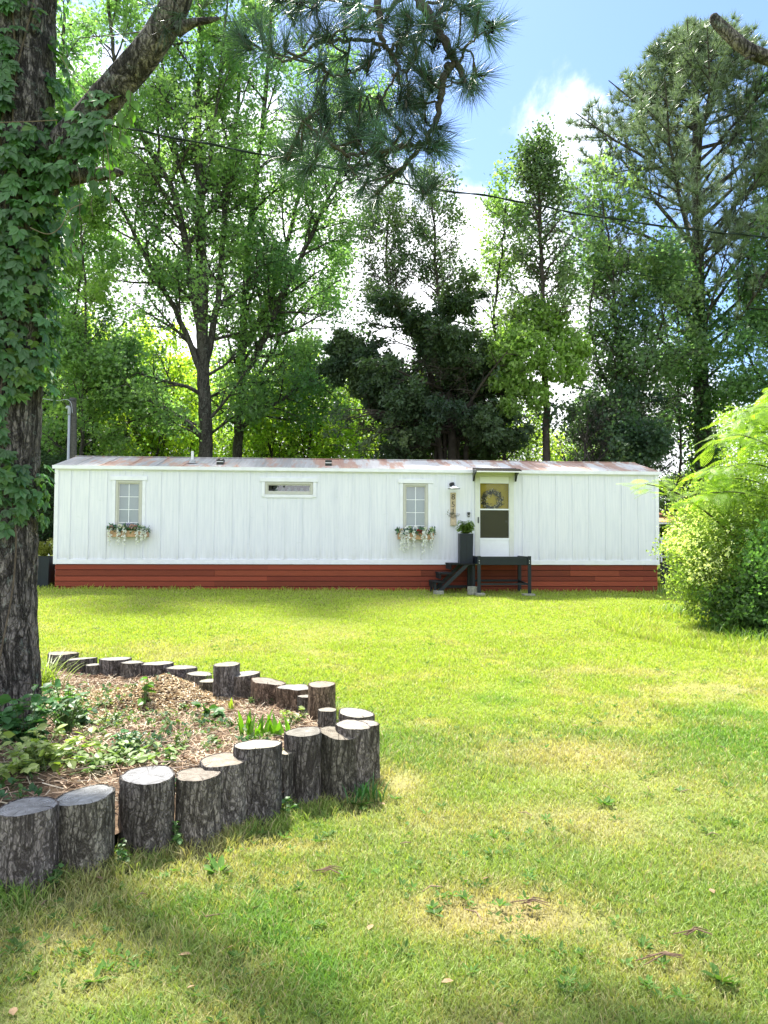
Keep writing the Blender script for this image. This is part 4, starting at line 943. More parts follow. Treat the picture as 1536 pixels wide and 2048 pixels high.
# ================================================================= trees
UP = Vector((0, 0, 1))
def perp(d, a):
    u = d.orthogonal().normalized(); v = d.cross(u); return u * math.cos(a) + v * math.sin(a)
class Tree:
    def __init__(s, seed): s.r = random.Random(seed); s.rs = np.random.RandomState(seed); s.big = []; s.seg = []; s.tw = []; s.cid = 0; s.twc = []; s.env = None
    def stem(s, pts, r0, r1, k=5, wob=.0):
        n = len(pts); P, R = smooth_path(pts, [lerp(r0, r1, i / (n - 1)) for i in range(n)], k)
        if wob: P = [p + Vector([s.r.gauss(0, wob) for _ in range(3)]) * (0 if i < 2 else 1) for i, p in enumerate(P)]
        s.big.append((P, R)); return P, R
    def sides(s, PR, n, L, prm, t0=.15, t1=1.0, lvl=0, ang=None, lfun=None, az=None):
        P, R = PR; m = len(P) - 1
        for k in range(n):
            t = t0 + (t1 - t0) * (k + s.r.random()) / n; f = t * m; i = min(int(f), m - 1)
            p = P[i].lerp(P[i + 1], f - i); d = (P[i + 1] - P[i]).normalized(); r = lerp(R[i], R[i + 1], f - i)
            a = (k * 2.4 + s.r.uniform(-.5, .5)) if az is None else az(k)
            an = math.radians((ang or prm['ang'][0]) + s.r.uniform(-12, 12))
            dd = (d * math.cos(an) + perp(d, a) * math.sin(an)).normalized()
            l = (lfun(t) if lfun else L * (1 - .35 * t)) * s.r.uniform(.75, 1.25)
            s.cid += 1
            s.grow(p, dd, l, min(r * .55, l * prm.get('rk', .022) + .006), lvl, prm)
    def grow(s, p, d, L, r, lvl, prm):
        if s.env and not s.env(p): return
        ns = prm['seg'][lvl]; st = L / ns; P = [p]; wig = prm['wig']; tr = prm['trop'][lvl]
        for i in range(ns):
            d = (d + Vector((s.r.gauss(0, wig), s.r.gauss(0, wig), s.r.gauss(0, wig) + tr * st))).normalized(); P.append(P[-1] + d * st)
            if s.env and not s.env(P[-1]): break
        ns = len(P) - 1
        last = lvl == len(prm['n'])
        R = [r * (1 - .8 * i / ns) for i in range(ns + 1)]
        if lvl == 0 and r > .022: s.big.append((P, R))
        else:
            for i in range(ns): s.seg.append((*P[i], *P[i + 1], R[i], R[i + 1]))
        if last:
            for i in range(ns): s.tw.append((*P[i], *P[i + 1])); s.twc.append(s.cid)
            return
        n = prm['n'][lvl]; t0 = prm['t0'][lvl]
        for k in range(n):
            t = t0 + (1 - t0) * (k + s.r.random() * .9) / n; f = t * ns; i = min(int(f), ns - 1); q = P[i].lerp(P[i + 1], f - i)
            dd = (P[i + 1] - P[i]).normalized(); an = math.radians(prm['ang'][lvl + 1] + s.r.uniform(-14, 14)); a = k * 2.4 + s.r.uniform(-.6, .6)
            nd = (dd * math.cos(an) + perp(dd, a) * math.sin(an)); nd.z *= prm.get('flat', 1); nd.normalize()
            s.grow(q, nd, L * prm['lf'][lvl] * (1 - .45 * (t - t0)) * s.r.uniform(.7, 1.25), r * .5 * (1 - .5 * t) + .002, lvl + 1, prm)
    def wood(s, name, mat, root, sides=10, bark=None, rmin=.0035):
        mb = MB()
        for P, R in s.big: mb.tube(P, [max(r, rmin) for r in R], sides if R[0] > .06 else 6, cap=False)
        if s.seg:
            A = np.array(s.seg); a, b = A[:, :3], A[:, 3:6]; d = unit(b - a); u = unit(np.cross(d, np.array([.3, .2, .93]))); v = np.cross(d, u); V = []
            for q, c in ((a, np.maximum(A[:, 6], rmin)), (b, np.maximum(A[:, 7], rmin * .7))):
                for k in range(3):
                    an = k * 2.0944; V.append(q + (u * math.cos(an) + v * math.sin(an)) * c[:, None])
            V = np.stack(V, 1).reshape(-1, 3); base = np.arange(len(A))[:, None] * 6
            Fq = np.concatenate([base + np.array([[k, (k + 1) % 3, 3 + (k + 1) % 3, 3 + k]]) for k in range(3)]); mb.addn(V, Fq)
        return mb.build(name, mat, root, smooth=True)
    def leafpos(s, per, spread, gap=-.55):
        A = np.array(s.tw); c = np.array(s.twc); q = A[:, :3] * 1.0
        ph = np.sin(q[:, 0] * 2.3 + 1.7 * np.sin(q[:, 2] * 1.1)) + np.sin(q[:, 1] * 2.1 + q[:, 2] * 1.3) + np.sin(q[:, 2] * 2.6 + q[:, 0] * 1.4 + 2)
        k_ = ph + s.rs.normal(0, .5, len(A)) > gap; A = A[k_]; c = c[k_]; n = len(A); idx = np.repeat(np.arange(n), per)
        t = s.rs.rand(len(idx)) ** .8; p = A[idx, :3] * (1 - t[:, None]) + A[idx, 3:] * t[:, None]; d = A[idx, 3:] - A[idx, :3]
        p = p + s.rs.normal(0, spread, (len(idx), 3)); return p, unit(d), c[idx]
DIA = [(0, 0, 0), (.34, .42, .05), (0, 1, -.06), (-.34, .42, .05)]; DIAF = [(0, 1, 2, 3)]
STAR = [(0, 0, 0), (.5, .22, .02), (.24, .42, 0), (.42, .85, -.06), (0, .62, .0), (-.42, .85, -.06), (-.24, .42, 0), (-.5, .22, .02)]; STARF = [(0, 1, 2, 4), (4, 2, 3, 4), (0, 4, 6, 7), (4, 5, 6, 4)]
STARF = [(0, 1, 2), (0, 2, 4), (2, 3, 4), (0, 4, 6), (0, 6, 7), (4, 5, 6)]
def foliage(T, name, mat, root, per, size, col, spread=.1, up=.7, var=.35, elong=1.0, tmpl=DIA, tf=DIAF, cvar=.2, keep=None, droop=-.15, hue=.06, gap=-.55):
    p, d, c = T.leafpos(per, spread, gap); rs = T.rs
    if keep is not None: k = keep(p); p, d, c = p[k], d[k], c[k]
    n = len(p); nrm = rnd_dirs(rs, n, up); ax = d * .5 + rnd_dirs(rs, n, droop) * .9
    sc = size * rs.uniform(1 - var, 1 + var, n); S = np.stack([sc, sc * elong, sc], -1)
    cl = rs.normal(0, 1, c.max() + 2); t = np.array(col)[None] * (1 + cvar * .6 * cl[c])[:, None] * (1 + cvar * rs.normal(0, .6, n))[:, None]
    t = t * (1 + np.outer(hue * cl[c], [1.2, .1, -.6])); t = np.clip(t, .004, .9)
    mb = MB(); mb.leaves(tmpl, tf, p, frames(ax, nrm), S, t); o = mb.build(name, mat, root); o['n'] = n; del o['n']; return o
M_LEAF = leaf_mat('broad_leaves', (1, 1, 1), (1.95, 2.25, 1.0), .52, .5, .4)
M_LEAFY = leaf_mat('sunny_leaves', (1, 1, 1), (2.3, 2.4, .8), .52, .5, .4)  # yellower leaf copy; on the understory it puts sunlight into the colour
M_LEAFD = leaf_mat('dark_leaves', (1, 1, 1), (1.6, 1.9, .7), .35, .5, .35)
M_TB = bark_mat('tree_bark', (.03, .028, .025), (.13, .12, .105), 9, .25, (.20, .23, .19), .8, .03)
M_TBD = flat_mat('dark_twig_bark', (.060, .052, .044), .9, .1, 6, .35)
def px_path(pts, Yd, dy=0): return [at(x, y, Yd + (dy * i)) for i, (x, y) in enumerate(pts)]

BROAD = dict(seg=[5, 3, 2], n=[9, 5], ang=[48, 48, 50], lf=[.42, .48], t0=[.22, .15], trop=[.05, .0, -.1], wig=.09, flat=.8)
# --- the big sweetgum behind the left half of the home
def big_tree(name, label, cat, Yd, stems, seed, col, per=7, size=.125, nb=20, L=3.0, spread=.13, prm=BROAD, mat=M_LEAF, group=None, keep=None, tmpl=STAR, tf=STARF, **kw):
    base = at(*stems[0][0][0], Yd); root = thing(name, label, cat, (0, 0, 0), 0, group); T = Tree(seed)
    bz = g(base.x, base.y); root.location = (base.x, Yd, bz); off = Vector((base.x, Yd, bz))
    for si, (pts, r0, r1, nbi, Li, dy) in enumerate(stems):
        P = [q - off for q in px_path(pts, Yd, dy)] if True else None
        if si == 0: P = [Vector((0, 0, -.2))] + P
        if si: # move the depth so the stem starts on its parent
            Ps = [min((q for PP, _ in T.big[:1] for q in PP), key=lambda q: abs(q.z - P[0].z))]; P = [v + Vector((0, (Ps[0].y - P[0].y) * (1 - i / len(P)), 0)) for i, v in enumerate(P)]
        PR = T.stem(P, r0, r1, 5, .02)
        if nbi: T.sides(PR, int(nbi * 1.25), Li, prm, .08 if si else .22)
    T.wood('trunk', M_TB, root, 12); foliage(T, 'crown', mat, root, per, size, col, spread, tmpl=tmpl, tf=tf, keep=(lambda p: keep(p + np.array(off))) if keep else None, **kw); return root, T
GREEN = (.14, .235, .095); BRIGHT = (.10, .17, .026); BLUE = (.035, .085, .032)
big_tree('sweetgum_tree', 'huge many stemmed green tree rising out of frame behind the home on the left', 'tree', 25.5,
 [([(415, 1010), (412, 915), (410, 800), (405, 640), (402, 500), (400, 400), (396, 250), (400, 100), (405, -60), (410, -200)], .29, .07, 30, 3.0, 0),
  ([(405, 690), (385, 570), (370, 480), (345, 380), (300, 300), (250, 200), (225, 80), (210, -60)], .15, .04, 22, 2.8, -.35),
  ([(408, 760), (360, 640), (300, 530), (250, 430), (200, 350), (170, 260)], .11, .03, 18, 2.6, -.3),
  ([(410, 880), (350, 830), (270, 780), (220, 735), (160, 700)], .10, .03, 16, 2.3, -.4),
  ([(408, 740), (435, 600), (450, 430), (470, 260), (482, 100), (490, -60)], .13, .04, 20, 2.6, .35),
  ([(400, 420), (422, 300), (440, 150), (455, 0)], .08, .03, 12, 2.2, -.3),
  ([(402, 470), (360, 330), (330, 200), (320, 60), (315, -60)], .09, .03, 14, 2.3, .3)], 3, GREEN, per=6, gap=-.7, spread=.17, size=.115)
big_tree('sweetgum_tree', 'green tree with leaning grey stems close right of the huge many stemmed tree', 'tree', 27.5,
 [([(472, 1010), (475, 915), (480, 800), (484, 680), (492, 560), (498, 470), (512, 360), (530, 200), (540, 60), (545, -80)], .22, .05, 24, 2.8, 0),
  ([(480, 760), (530, 680), (560, 600), (610, 500), (640, 430), (690, 330), (720, 230)], .14, .03, 20, 2.6, -.3),
  ([(484, 700), (540, 600), (575, 480), (600, 380), (625, 250), (640, 100)], .13, .03, 18, 2.6, .3),
  ([(478, 860), (540, 815), (600, 775), (690, 730)], .09, .03, 14, 2.2, -.5),
  ([(482, 790), (530, 730), (570, 660), (620, 600), (680, 560)], .08, .03, 14, 2.4, .4)], 4, (.145, .24, .10), per=6, gap=-.7, spread=.17, size=.115)
# --- thin tree behind the utility pole, far left trees
big_tree('slender_tree', 'slender pale green tree standing just right of the utility pole', 'tree', 24,
 [([(160, 1000), (163, 880), (168, 760), (172, 640), (165, 520), (160, 420)], .07, .02, 22, 1.7, 0), ([(165, 790), (185, 775), (215, 768), (240, 775)], .03, .01, 6, 1.0, 0)], 5, (.15, .24, .08), per=7, size=.11)
big_tree('left_edge_tree', 'dense leafy tree half hidden by the ivy covered pine trunk', 'tree', 27,
 [([(60, 1010), (65, 880), (80, 700), (100, 520), (110, 350), (120, 180), (130, 20)], .16, .05, 34, 2.8, 0), ([(62, 860), (120, 740), (150, 620), (170, 480)], .08, .03, 14, 2.3, -.3)], 6, (.145, .24, .095), per=6, gap=-1.1, spread=.2, size=.115)

# --- dark cedar tangle
CEDAR = dict(seg=[5, 3, 2], n=[11, 6], ang=[78, 52, 45], lf=[.34, .40], t0=[.12, .1], trop=[-.07, -.10, -.15], wig=.10, flat=.42)
def cedar():
    Yd = 22.3; base = at(900, 915, Yd); root = thing('cedar_tree', 'broad dark cedar with drooping limbs and bare inner stems behind the home', 'tree', (base.x, Yd, g(base.x, Yd))); off = Vector(root.location); T = Tree(12)
    S0 = [([(900, 1000), (880, 900), (820, 850), (760, 830), (710, 840)], .06, .02, 26, 1.5), ([(900, 1000), (870, 860), (800, 760), (730, 720), (690, 730)], .05, .015, 26, 1.3), ([(905, 1010), (905, 915), (900, 800), (893, 700), (885, 620)], .17, .05, 34, 2.9), ([(925, 1010), (935, 900), (955, 830), (985, 760), (1000, 700)], .10, .03, 16, 2.0), ([(890, 1000), (880, 900), (868, 800), (850, 720)], .09, .03, 18, 2.6),
          ([(915, 1010), (918, 900), (925, 800), (930, 720)], .08, .03, 14, 1.8), ([(897, 1000), (892, 905), (880, 840), (840, 780)], .07, .02, 16, 2.6)]
    for pts, r0, r1, n, L in S0:
        P = [q - off + Vector((0, T.r.uniform(-.25, .25), 0)) for q in px_path(pts, Yd)]; P[0].z = -.2
        PR = T.stem(P, r0, r1, 5, .02); T.sides(PR, n, L, CEDAR, .30, 1.0, lfun=lambda t, L=L: L * (1.1 - .75 * (t - .3)))
    T.wood('trunk', M_TBD, root, 10)
    foliage(T, 'crown', M_LEAFD, root, 17, .095, (.06, .098, .05), .07, gap=.3, up=.3, elong=1.3, cvar=.3, tmpl=DIA, tf=DIAF, droop=-.5)
    # two thin light stems with sparse leaves growing through it
    for nm, lab, pts, seed, nb, L in (('sapling_tree', 'thin sparse tree rising straight above the dark cedar', [(890, 720), (880, 620), (872, 540), (868, 460), (862, 390)], 13, 34, 1.35),
                                      ('sapling_tree', 'thin sparse tree leaning left out of the dark cedar', [(872, 800), (845, 700), (800, 630), (775, 560), (773, 480), (780, 420)], 14, 42, 1.6)):
        r2 = thing(nm, lab, 'tree', (at(*pts[0], Yd).x, Yd + .3, g(at(*pts[0], Yd).x, Yd)), 0, 'thin sparse trees above the cedar'); o2 = Vector(r2.location); T2 = Tree(seed)
        P = [Vector((0, 0, -.1)), Vector((0, 0, 1.5))] + [q - o2 for q in px_path(pts, Yd + .3)]
        PR = T2.stem(P, .09, .02, 5, .015); T2.sides(PR, nb, L, BROAD, .5)
        T2.wood('trunk', M_TBD, r2, 8); foliage(T2, 'crown', M_LEAFD, r2, 3, .09, (.11, .17, .085), .10, cvar=.25)
cedar()
# --- vine clad tree with thin pointed top
def vine_tree():
    Yd = 21.5; r = thing('vine_clad_tree', 'tree wrapped in a rounded mass of bright vine leaves below a thin pointed top', 'tree', (at(1092, 915, Yd).x, Yd, g(4.7, Yd))); off = Vector(r.location); T = Tree(21)
    P = [Vector((0, 0, -.2))] + [q - off for q in px_path([(1092, 1010), (1092, 915), (1092, 800), (1088, 700), (1084, 560), (1080, 450), (1076, 360), (1075, 285)], Yd)]
    PR = T.stem(P, .14, .02, 5, .015)
    T.sides(PR, 56, 1.6, BROAD, .50, .99, lfun=lambda t: 1.75 * (1.12 - t)**.7 + .15)
    T.wood('trunk', M_TBD, r, 9); foliage(T, 'crown', M_LEAFD, r, 3, .10, (.11, .17, .085), .12, cvar=.25)
    rs = np.random.RandomState(22); N = 19000     # vine mantle over the mid crown
    lumps = [(1062, 632, .62), (1100, 640, .55), (1030, 680, .55), (1000, 705, .42), (1140, 690, .5), (1030, 760, .42), (1110, 720, .6), (1020, 810, .34), (1050, 700, .7), (1150, 745, .4), (995, 760, .3), (1075, 790, .4), (1165, 700, .28)]
    mb = MB()
    for (px, py, rr) in lumps:
        c = np.array(at(px, py, Yd - rs.uniform(0, .6)) - off); n = int(N * rr ** 2 / 3.3 * .75); d = rnd_dirs(rs, n); q = (.62 + .45 * rs.rand(n)) * (1 + .22 * np.sin(d[:, 0] * 9 + px) * np.cos(d[:, 2] * 8))
        p = c + d * (q * rr)[:, None]; nr = unit(d * .8 + rnd_dirs(rs, n, .4)); ax = rnd_dirs(rs, n, -.9)
        t = np.array([.20, .29, .09]) * (1 + .25 * rs.normal(0, 1, n)[:, None]).clip(.5, 1.6); sc = .12 * rs.uniform(.6, 1.3, n)
        mb.leaves(DIA, DIAF, p, frames(ax, nr), sc, t)
    o = mb.build('vine_leaves', M_LEAF, r)
vine_tree()
big_tree('slim_tree', 'slim open tree between the pointed tree and the cedar', 'tree', 22.8,
 [([(1010, 1010), (1008, 880), (1000, 760), (990, 640), (995, 560), (1006, 480), (1012, 410)], .07, .02, 34, 1.35, 0)], 23, (.16, .24, .09), per=3, size=.10, spread=.16)
big_tree('mid_right_tree', 'bushy blue green tree between the pointed vine clad tree and the tall pine', 'tree', 22.5,
 [([(1238, 1010), (1238, 915), (1240, 800), (1235, 680), (1225, 560), (1215, 470), (1205, 400)], .10, .02, 46, 2.0, 0), ([(1238, 860), (1275, 780), (1310, 690), (1330, 600), (1325, 520)], .06, .02, 22, 1.7, -.2), ([(1238, 820), (1200, 740), (1180, 640), (1190, 560)], .05, .02, 14, 1.4, .2)],
 24, (.12, .19, .10), per=4, size=.105, spread=.18, gap=-.3)
big_tree('dark_understory_tree', 'low dark leafy tree behind the right end of the roof', 'tree', 21.3,
 [([(1165, 1010), (1168, 940), (1172, 880), (1178, 830)], .06, .02, 22, 1.7, 0), ([(1166, 960), (1215, 900), (1260, 860)], .05, .02, 14, 1.6, 0), ([(1290, 1010), (1292, 930), (1296, 880), (1300, 830)], .05, .02, 16, 1.5, 0)], 25, (.055, .10, .055), per=8, size=.10, mat=M_LEAFD, spread=.14, gap=.5)
big_tree('thin_right_tree', 'thin straight tree close left of the tall pine trunk', 'tree', 23.5,
 [([(1362, 1010), (1361, 900), (1358, 800), (1358, 700), (1352, 600), (1350, 520)], .055, .02, 30, 1.3, 0)], 26, (.12, .21, .10), per=4, size=.10, spread=.15)
big_tree('right_edge_tree', 'leafy tree at the right edge of the picture, right of the tall pine', 'tree', 22.0,
 [([(1620, 1000), (1610, 850), (1600, 650), (1590, 480), (1600, 300), (1610, 180)], .16, .05, 44, 2.3, 0), ([(1612, 880), (1560, 800), (1510, 740), (1480, 680)], .07, .02, 14, 1.6, 0), ([(1605, 720), (1560, 640), (1530, 560)], .06, .02, 12, 1.5, 0)],
 27, (.14, .235, .12), per=5, size=.12, spread=.16)

# --- the tall pine at the right
PINE = dict(seg=[7, 3], n=[17], ang=[50, 45], lf=[.27], t0=[.30], trop=[.035, .22], wig=.07, rk=.011)
NEED = [(-.5, 0, 0), (.5, 0, 0), (0, 1, 0)]; NEEDF = [(0, 1, 2)]
def tufts(mb, pos, dirs, rs, k, L, w, col, open_=.9):
    n = len(pos); idx = np.repeat(np.arange(n), k); ax = unit(dirs[idx] * rs.uniform(.35, 1.2, (n * k, 1)) + rnd_dirs(rs, n * k) * open_)
    S = np.stack([np.full(n * k, w), L * rs.uniform(.7, 1.1, n * k), np.ones(n * k)], -1)
    t = np.array(col) * (1 + .3 * rs.normal(0, 1, n)[idx][:, None] * .5) * rs.uniform(.7, 1.3, (n * k, 1))
    mb.leaves(NEED, NEEDF, pos[idx], frames(ax, rnd_dirs(rs, n * k)), S, np.clip(t, .004, 1))
M_NEED = leaf_mat('pine_needles', (1, 1, 1), (1.2, 1.3, .7), .25, .4, .4)
def tall_pine():
    Yd = 23.6; b = at(1412, 950, Yd); r = thing('tall_pine_tree', 'tallest tree on the right, an open pine with a cone of bluish green needle clumps', 'tree', (b.x, Yd, g(b.x, Yd))); off = Vector(r.location); T = Tree(31)
    P = [Vector((0, 0, -.2))] + [q - off for q in px_path([(1413, 1010), (1408, 900), (1403, 800), (1398, 650), (1396, 500), (1393, 350), (1392, 240), (1395, 150), (1397, 62)], Yd)]
    PR = T.stem(P, .35, .03, 6); H = P[-1].z
    zf = lambda y: (1080 - y) / F * Yd + EYE - off.z
    zs_ = [zf(v) for v in (600, 480, 400, 340, 300, 240, 200, 150, 100, 70, 40)]; rs_ = [4.2, 5.0, 4.7, 4.3, 3.9, 3.6, 3.2, 2.25, 1.5, .9, .2]
    def env(p): a = math.atan2(p.y, p.x); return math.hypot(p.x + .2, p.y) < float(np.interp(p.z, zs_, rs_)) * (1 + .13 * math.sin(a * 3 + p.z * 2.1) + .08 * math.sin(a * 7 + p.z * 5))
    T.env = env
    def Lf(t):   # limb length with height, the crown starting at about a third
        h = t * H; y = [(.30, 3.6), (.42, 5.0), (.55, 5.4), (.68, 4.6), (.80, 4.0), (.9, 3.0), (1, 1.2)]
        for (a, la), (c, lc) in zip(y[:-1], y[1:]):
            if a <= t <= c: return lerp(la, lc, (t - a) / (c - a))
        return 3
    T.sides(PR, 70, 4, PINE, .36, .985, ang=58, lfun=Lf)
    T.wood('trunk', M_TB, r, 14, rmin=.006)
    rs = np.random.RandomState(32); A = np.array(T.tw); keep = rs.rand(len(A)) < np.where(A[:, 2] > H * .54, 1.0, .35); A = A[keep]; d = unit(A[:, 3:] - A[:, :3] + np.array([0, 0, .25])); mb = MB()
    tufts(mb, A[:, 3:], d, rs, 42, .31, .022, (.17, .23, .15)); tufts(mb, (A[:, :3] + A[:, 3:]) / 2, d, rs, 14, .25, .018, (.15, .20, .13))
    o = mb.build('needle_crown', M_NEED, r)
    mb = MB(); n = 4500; t = rs.uniform(.10, .52, n); zz = t * H; ang = rs.rand(n) * 6.28; rad_ = .42 - .2 * t + np.abs(rs.normal(0, .25, n)) * (fbm(zz * .9 + 4, ang * 1.2 + 9, 7, 2) > .38)
    cx = np.interp(zz, [p.z for p in PR[0]], [p.x for p in PR[0]]); mb.leaves(DIA, DIAF, np.stack([cx + np.cos(ang) * rad_, np.sin(ang) * rad_, zz], -1), frames(rnd_dirs(rs, n, -.5), rnd_dirs(rs, n, .4)), .12 * rs.uniform(.6, 1.2, n), np.array([.05, .105, .03]) * rs.uniform(.6, 1.5, (n, 1)))
    mb.build('climbing_vine', M_LEAF, r)
tall_pine()

# --- bright understory and the woods beyond
def understory(seed, H, wdt, col, per, size, mat=M_LEAFY):
    r = thing('understory_tree', 'x', 'tree'); T = Tree(seed)
    for k in range(4):
        a = k * 1.7; P = [Vector((0, 0, -.2)), Vector((math.cos(a) * .2, math.sin(a) * .2, H * .3)), Vector((math.cos(a) * wdt * .3, math.sin(a) * wdt * .3, H * .65)), Vector((math.cos(a) * wdt * .45, math.sin(a) * wdt * .45, H))]
        PR = T.stem(P, .06, .015, 4, .03); T.sides(PR, 17, 1.9, BROAD, .12)
    T.wood('trunk', M_TBD, r, 6); foliage(T, 'crown', mat, r, per, size, col, .12, cvar=.3); return r
def copy_tree(o, loc, rz, sc, label):
    c = o.copy(); COL.objects.link(c); c.location = loc; c.rotation_euler = (0, 0, rz); c.scale = (sc, sc, sc); c['label'] = label
    for ch in o.children: k = ch.copy(); COL.objects.link(k); k.parent = c
    return c
uA = understory(41, 6.4, 2.2, (.24, .34, .07), 3, .12); uB = understory(42, 5.2, 2.6, (.22, .33, .08), 3, .12); uC = understory(43, 6.0, 2.4, (.045, .09, .034), 6, .12, M_LEAFD)
US = [(uA, 250, 31, 1.05, 'bright yellow green young tree low behind the left window wall'), (uA, 345, 33, 1.15, 'bright young tree seen left of the huge tree trunk'), (uB, 520, 30, 1.05, 'bright young tree seen right of the second leaning trunk'),
      (uA, 610, 32, 1.15, 'bright young tree above the slit window and the roof vent'), (uB, 700, 31, 1.2, 'bright young tree glowing at the left edge of the dark cedar'), (uB, 800, 33, 1.35, 'sunlit young tree glimpsed through the dark cedar limbs'),
      (uA, 1040, 29, .86, 'pale yellow green low tree in the gap between cedar and vine clad tree'), (uB, 1150, 33, 1.0, 'distant light green tree behind the vine clad trunk'), (uC, 130, 29, 1.0, 'dark low tree behind the utility pole'), (uC, 330, 27.5, .55, 'small dark bush at the roof line below the bright leaves'),
      (uA, 20, 32, 1.2, 'bright tree mostly hidden behind the ivy covered pine'), (uC, 70, 23, .55, 'dark leafy bush behind the left end of the home'), (uC, 1235, 30, 1.0, 'dark distant tree behind the right end of the roof'), (uB, 1480, 31, 1.1, 'light green distant tree right of the tall pine trunk'),
      (uA, 180, 33, 1.45, 'tall bright tree in the back left of the woods'), (uA, 290, 30, 1.3, 'airy bright tree filling the gap left of the huge trunk'), (uB, 590, 30, 1.45, 'tall airy tree behind the leaning grey stems'), (uB, 440, 36, 1.55, 'deep background tree between the two big trunks'), (uC, 890, 30, 1.2, 'dark background tree directly behind the cedar trunks'), (uC, 1335, 24.5, .50, 'low dark shrub beside the right end wall behind the bush')]
first = set()
for i, (src, px, Yd, sc, lab) in enumerate(US):
    p = at(px, 1000, Yd); loc = (p.x, Yd, g(p.x, Yd) - .05)
    if src.name not in first:
        first.add(src.name); src.location = loc; src.rotation_euler = (0, 0, i); src.scale = (sc,) * 3; src['label'] = lab; src['group'] = 'young trees in the woods behind the home'
    else: copy_tree(src, loc, i * 1.3, sc, lab)
def far_woods():
    rs = np.random.RandomState(50); mb = MB()
    for k in range(95):
        a = rs.uniform(-1.05, 1.05); d = rs.uniform(46, 62); x, y = d * math.sin(a), d * math.cos(a); H = rs.uniform(3.5, 6.5) * (1.25 if a < .05 else .8); n = 900
        q = rs.rand(n) ** .6; dd = rnd_dirs(rs, n); c = np.array([x, y, g(x, y) + H * .5]); p = c + dd * q[:, None] * np.array([2.8, 2.8, H * .55]) * (1 + .25 * np.sin(dd[:, 0] * 7 + k))[:, None]
        t = np.array([.07, .125, .03]) * rs.uniform(.5, 1.3) * rs.uniform(.7, 1.3, (n, 1)); mb.leaves(DIA, DIAF, p, frames(rnd_dirs(rs, n, -.3), rnd_dirs(rs, n, .5)), rs.uniform(.25, .5, n), t)
    o = mb.build('distant_woods', M_LEAF); tag(o, 'distant belt of woodland closing the view beyond the trees', 'woods', kind='stuff')
far_woods()
# ================================================================= the near pine with its bough
M_PB = bark_mat('pine_bark', (.018, .016, .015), (.24, .215, .20), 14, .22, (.28, .33, .29), 1.0, .03)
PY = 5.75
def bark_tube(name, pts, radii, sides, rows_step, root, off, amp=1.0, seed=0):
    P, R = smooth_path(pts, radii, 6); 
    # resample to even rows
    L = [0]
    for a, b in zip(P[:-1], P[1:]): L.append(L[-1] + (b - a).length)
    n = int(L[-1] / rows_step); s_ = np.linspace(0, L[-1], n); Pn = np.stack([np.interp(s_, L, [p[k] for p in P]) for k in range(3)], -1); Rn = np.interp(s_, L, R)
    disp = []
    for i in range(n):
        row = []
        for j in range(sides):
            a = j * 2 * math.pi / sides; c, s2 = math.cos(a), math.sin(a); z = s_[i]
            v1 = abs(noise.noise(Vector((c * 3.2, s2 * 3.2, z * 2.2 + seed)))); v2 = abs(noise.noise(Vector((c * 7, s2 * 7, z * 5.5 + seed)))); v3 = noise.noise(Vector((c * 16, s2 * 16, z * 20 + seed)))
            row.append(amp * (-.02 + .11 * min(v1, .35) + .07 * min(v2, .4) + .022 * v3))
        disp.append(np.array(row))
    mb = MB(); mb.tube([Vector(p) - off for p in Pn], list(Rn), sides, disp=disp); return mb.build(name, M_PB, root, smooth=True)
b0 = at(20, 1440, PY); pine = thing('pine_tree', 'near pine with rough scaly trunk and a long drooping bough, at the left edge', 'tree', (b0.x - .12, PY, .2)); poff = Vector(pine.location)
TP = [at(-8, 1520, PY), at(-2, 1440, PY), at(-1, 1330, PY), at(-4, 1150, PY), at(4, 900, PY), at(16, 600, PY), at(30, 300, PY), at(40, 0, PY), at(52, -300, PY), at(70, -800, PY + .2), at(80, -1400, PY + .3), at(95, -2000, PY + .2)]
TR = [.34, .295, .278, .27, .268, .268, .275, .262, .25, .2, .15, .08]
bark_tube('trunk', TP, TR, 72, .022, pine, poff)
LP = [at(40, 440, PY), at(110, 320, PY - .1), at(170, 245, PY - .2), at(235, 170, PY - .3), at(300, 95, PY - .4), at(350, 10, PY - .5), at(395, -120, PY - .65), at(480, -300, PY - .9), at(620, -430, PY - 1.1), at(780, -430, PY - 1.35), at(900, -330, PY - 1.5)]
LR = [.15, .132, .118, .112, .106, .098, .085, .060, .045, .040, .036]
bark_tube('limb', LP, LR, 48, .02, pine, poff, 1.1, 40)
bark_tube('broken_limb', [at(90, 370, PY), at(150, 353, PY - .1), at(200, 348, PY - .2), at(226, 345, PY - .25), at(246, 346, PY - .28)], [.075, .058, .048, .043, .012], 24, .012, pine, poff, 1.0, 70)
bark_tube('limb_stub', [at(355, 60, PY - .5), at(385, 46, PY - .55), at(420, 40, PY - .6), at(442, 36, PY - .62)], [.05, .03, .02, .005], 14, .012, pine, poff, 1.0, 75)
BY = 4.25
def bp(x, y, dz=0): return at(x, y, BY + dz) - poff
M_TW = flat_mat('scaly_pine_twig', (.075, .066, .056), .95, .1, 60, .45, bump=.8)
mb = MB()
